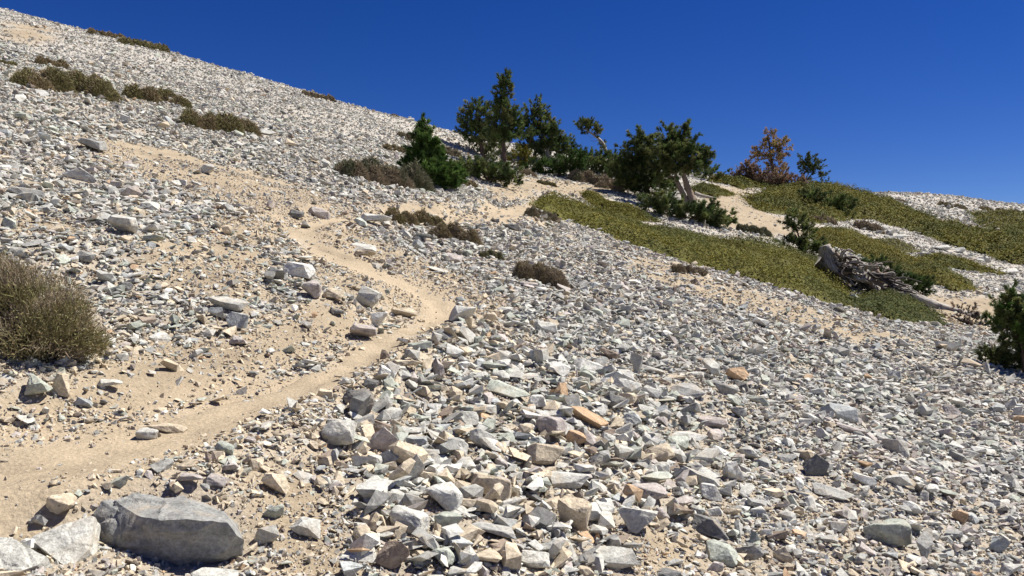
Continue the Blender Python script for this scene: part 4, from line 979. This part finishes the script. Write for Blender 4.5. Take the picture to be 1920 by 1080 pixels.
# ------------------------------------------------------------------ mats and shrubs placed
mat_shrub('mat_shrub', [(1003,388),(1030,374),(1065,376),(1110,396),(1180,418),(1250,432),(1330,448),(1400,462),(1460,472),(1530,490),(1560,512),(1590,545),(1600,575),(1540,565),(1440,535),(1380,520),(1310,500),(1240,478),(1160,450),(1080,418),(1040,410)],
          'long olive green shrub mat running down from the path end to the dead trunk', .34, .085, 52000)
mat_shrub('mat_shrub', [(1085,366),(1110,366),(1150,384),(1200,402),(1230,414),(1190,412),(1130,396)], 'narrow olive mat tongue along the upper edge of the long mat', .2, .09, 6000)
mat_shrub('mat_shrub', [(1598,572),(1620,550),(1660,545),(1710,565),(1745,585),(1752,606),(1700,608),(1640,595)], 'green rounded shrub mat below the fallen dead tree', .36, .075, 14000, [(.085,.10,.03),(.11,.115,.03),(.07,.085,.03),(.13,.125,.035)])
mat_shrub('mat_shrub', [(1520,432),(1560,430),(1620,452),(1690,480),(1760,508),(1830,540),(1822,548),(1760,538),(1690,510),(1640,490),(1580,470),(1535,455)], 'bright yellow olive mat above the fallen dead tree', .3, .10, 22000, OLIVE + [(.22,.17,.035)])
mat_shrub('mat_shrub', [(1400,372),(1440,356),(1500,352),(1570,358),(1640,374),(1690,388),(1740,412),(1820,440),(1930,450),(1990,470),(1990,520),(1920,502),(1840,476),(1760,452),(1680,425),(1600,412),(1540,420),(1480,405),(1420,392)], 'widest olive mat spread over the upper hillside', .5, .19, 52000)
mat_shrub('mat_shrub', [(1828,402),(1880,402),(1990,412),(1990,450),(1930,442),(1850,425)], 'distant dull olive mat just under the far ridge', .5, .24, 9000, OLIVE[:3] + GREY[:1])
mat_shrub('mat_shrub', [(1735,480),(1790,488),(1850,505),(1868,514),(1800,506),(1745,495)], 'small olive mat strip below the white boulders', .3, .13, 5000)
mat_shrub('mat_shrub', [(1640,452),(1690,458),(1720,472),(1680,472),(1645,462)], 'small dull mat under the pale rock outcrop', .25, .12, 3000, OLIVE[:3] + GREY)
mat_shrub('mat_shrub', [(1330,336),(1400,340),(1440,350),(1400,352),(1340,344)], 'thin green mat on the ridge beside the dying pine', .3, .17, 4000)
mat_shrub('mat_shrub', [(1296,352),(1340,352),(1375,366),(1340,368),(1305,364)], 'small olive mat seen past the twin trunks', .3, .14, 4000)

S = dry_shrub
near_bush()
S(640,285,800,365,'long brown cushion shrub below the young fir', PURP, 9000, .32, 5, tipc=GREY)
S(730,386,832,430,'brown and grey green grassy shrub beside the big white block', BROWN, 5000, .2, 2, tipc=DRYOL)
S(812,412,896,466,'brown grassy shrub touching the one beside the white block', PURP, 5000, .3, 2, tipc=BROWN)
S(902,464,942,491,'small green shrub below the brown grassy shrubs', DRYOL + GREY, 1500, .35, 2)
S(972,484,1056,545,'rounded brown shrub alone on the scree below the path', PURP, 6500, .35, 2, tipc=BROWN)
S(238,152,352,205,'brown shrub at the upper end of the long shrub row', BROWN, 5000, .3, 3, tipc=DRYOL)
S(345,196,476,258,'olive brown shrub at the lower end of the long shrub row', DRYOL, 6000, .32, 3, tipc=BROWN)
S(40,116,210,190,'long olive shrub on the upper slope', DRYOL, 6500, .36, 5, tipc=BROWN)
S(70,104,126,132,'brown shrub just above the long olive shrub', BROWN, 2200, .3, 2)
S(142,132,188,160,'small brown shrub beside the grey block on the upper slope', BROWN, 1800, .3, 2)
S(-30,104,30,126,'grey olive shrub beside the two shrubs of the upper slope', DRYOL, 1500, .3, 2)
S(166,50,232,75,'brown shrub on the skyline at the top of the slope', BROWN, 2200, .28, 3)
S(226,64,314,100,'olive shrub on the skyline below the brown one', DRYOL, 2600, .32, 3)
S(568,168,626,192,'brown shrub on the skyline of the bare ridge', PURP, 2200, .28, 2, tipc=BROWN)
S(732,212,748,220,'tiny rust shrub on the skyline near the white block', BROWN, 500, .2, 1)
S(748,244,782,268,'grey shrub just uphill of the young fir', GREY + PURP, 1400, .25, 2)
S(720,266,770,292,'brown shrub on the scree beside the young fir', BROWN, 1600, .25, 2)
S(818,268,862,296,'grey brown shrub behind the young fir', PURP + GREY, 1800, .25, 2)
S(855,328,892,356,'brown shrub between the young fir and the dwarf pine', BROWN, 1500, .35, 2)
S(988,384,1046,416,'grey shrub at the upper tip of the long olive mat', GREY + PURP, 3000, .25, 2)
S(968,312,1006,332,'rounded grey brown shrub near the spire pine trunk', PURP, 1500, .2, 1)
S(1072,314,1160,352,'long grey brown shrub in front of the low pine thicket', PURP, 3500, .28, 3, tipc=GREY)
S(1120,335,1182,362,'low purple brown shrub next to the bushy pine skirts', PURP, 2000, .28, 3)
S(1008,334,1042,350,'small olive shrub on tan ground near the pines', DRYOL, 900, .3, 2)
S(1384,416,1442,442,'low grey shrub on pale stones beside the long mat', GREY, 2200, .28, 3)
S(1262,488,1324,522,'brown shrub at the lower edge of the long mat', PURP, 2200, .35, 2)
S(1515,398,1566,424,'purple brown shrub on the wide upper mat', PURP, 2000, .2, 2)
S(1608,405,1650,438,'purple brown shrub touching the pale rock outcrop', PURP, 1700, .3, 2)
S(1405,366,1430,382,'small grey green shrub on the corner of the upper mat', GREY, 900, .2, 1)
for X in (1596, 1690, 1772, 1800, 1850, 1880, 1905):
    Y = 362 + (X - 1560) * .094
    S(X - 14, Y - 3 - (5 if X == 1772 else 0), X + 14, Y + 6, {1596: 'dark shrub on the ridge line at the edge of the widest mat', 1772: 'tallest dark shrub on the pale far ridge line'}.get(X, 'low dark shrub on the pale far ridge line'), PURP + DRYOL, 500, .1, 1)['group'] = 'dark shrubs along the far ridge'
scatter_scree()
scatter_gravel()
print('ROCKS', NROCK, NHAND)
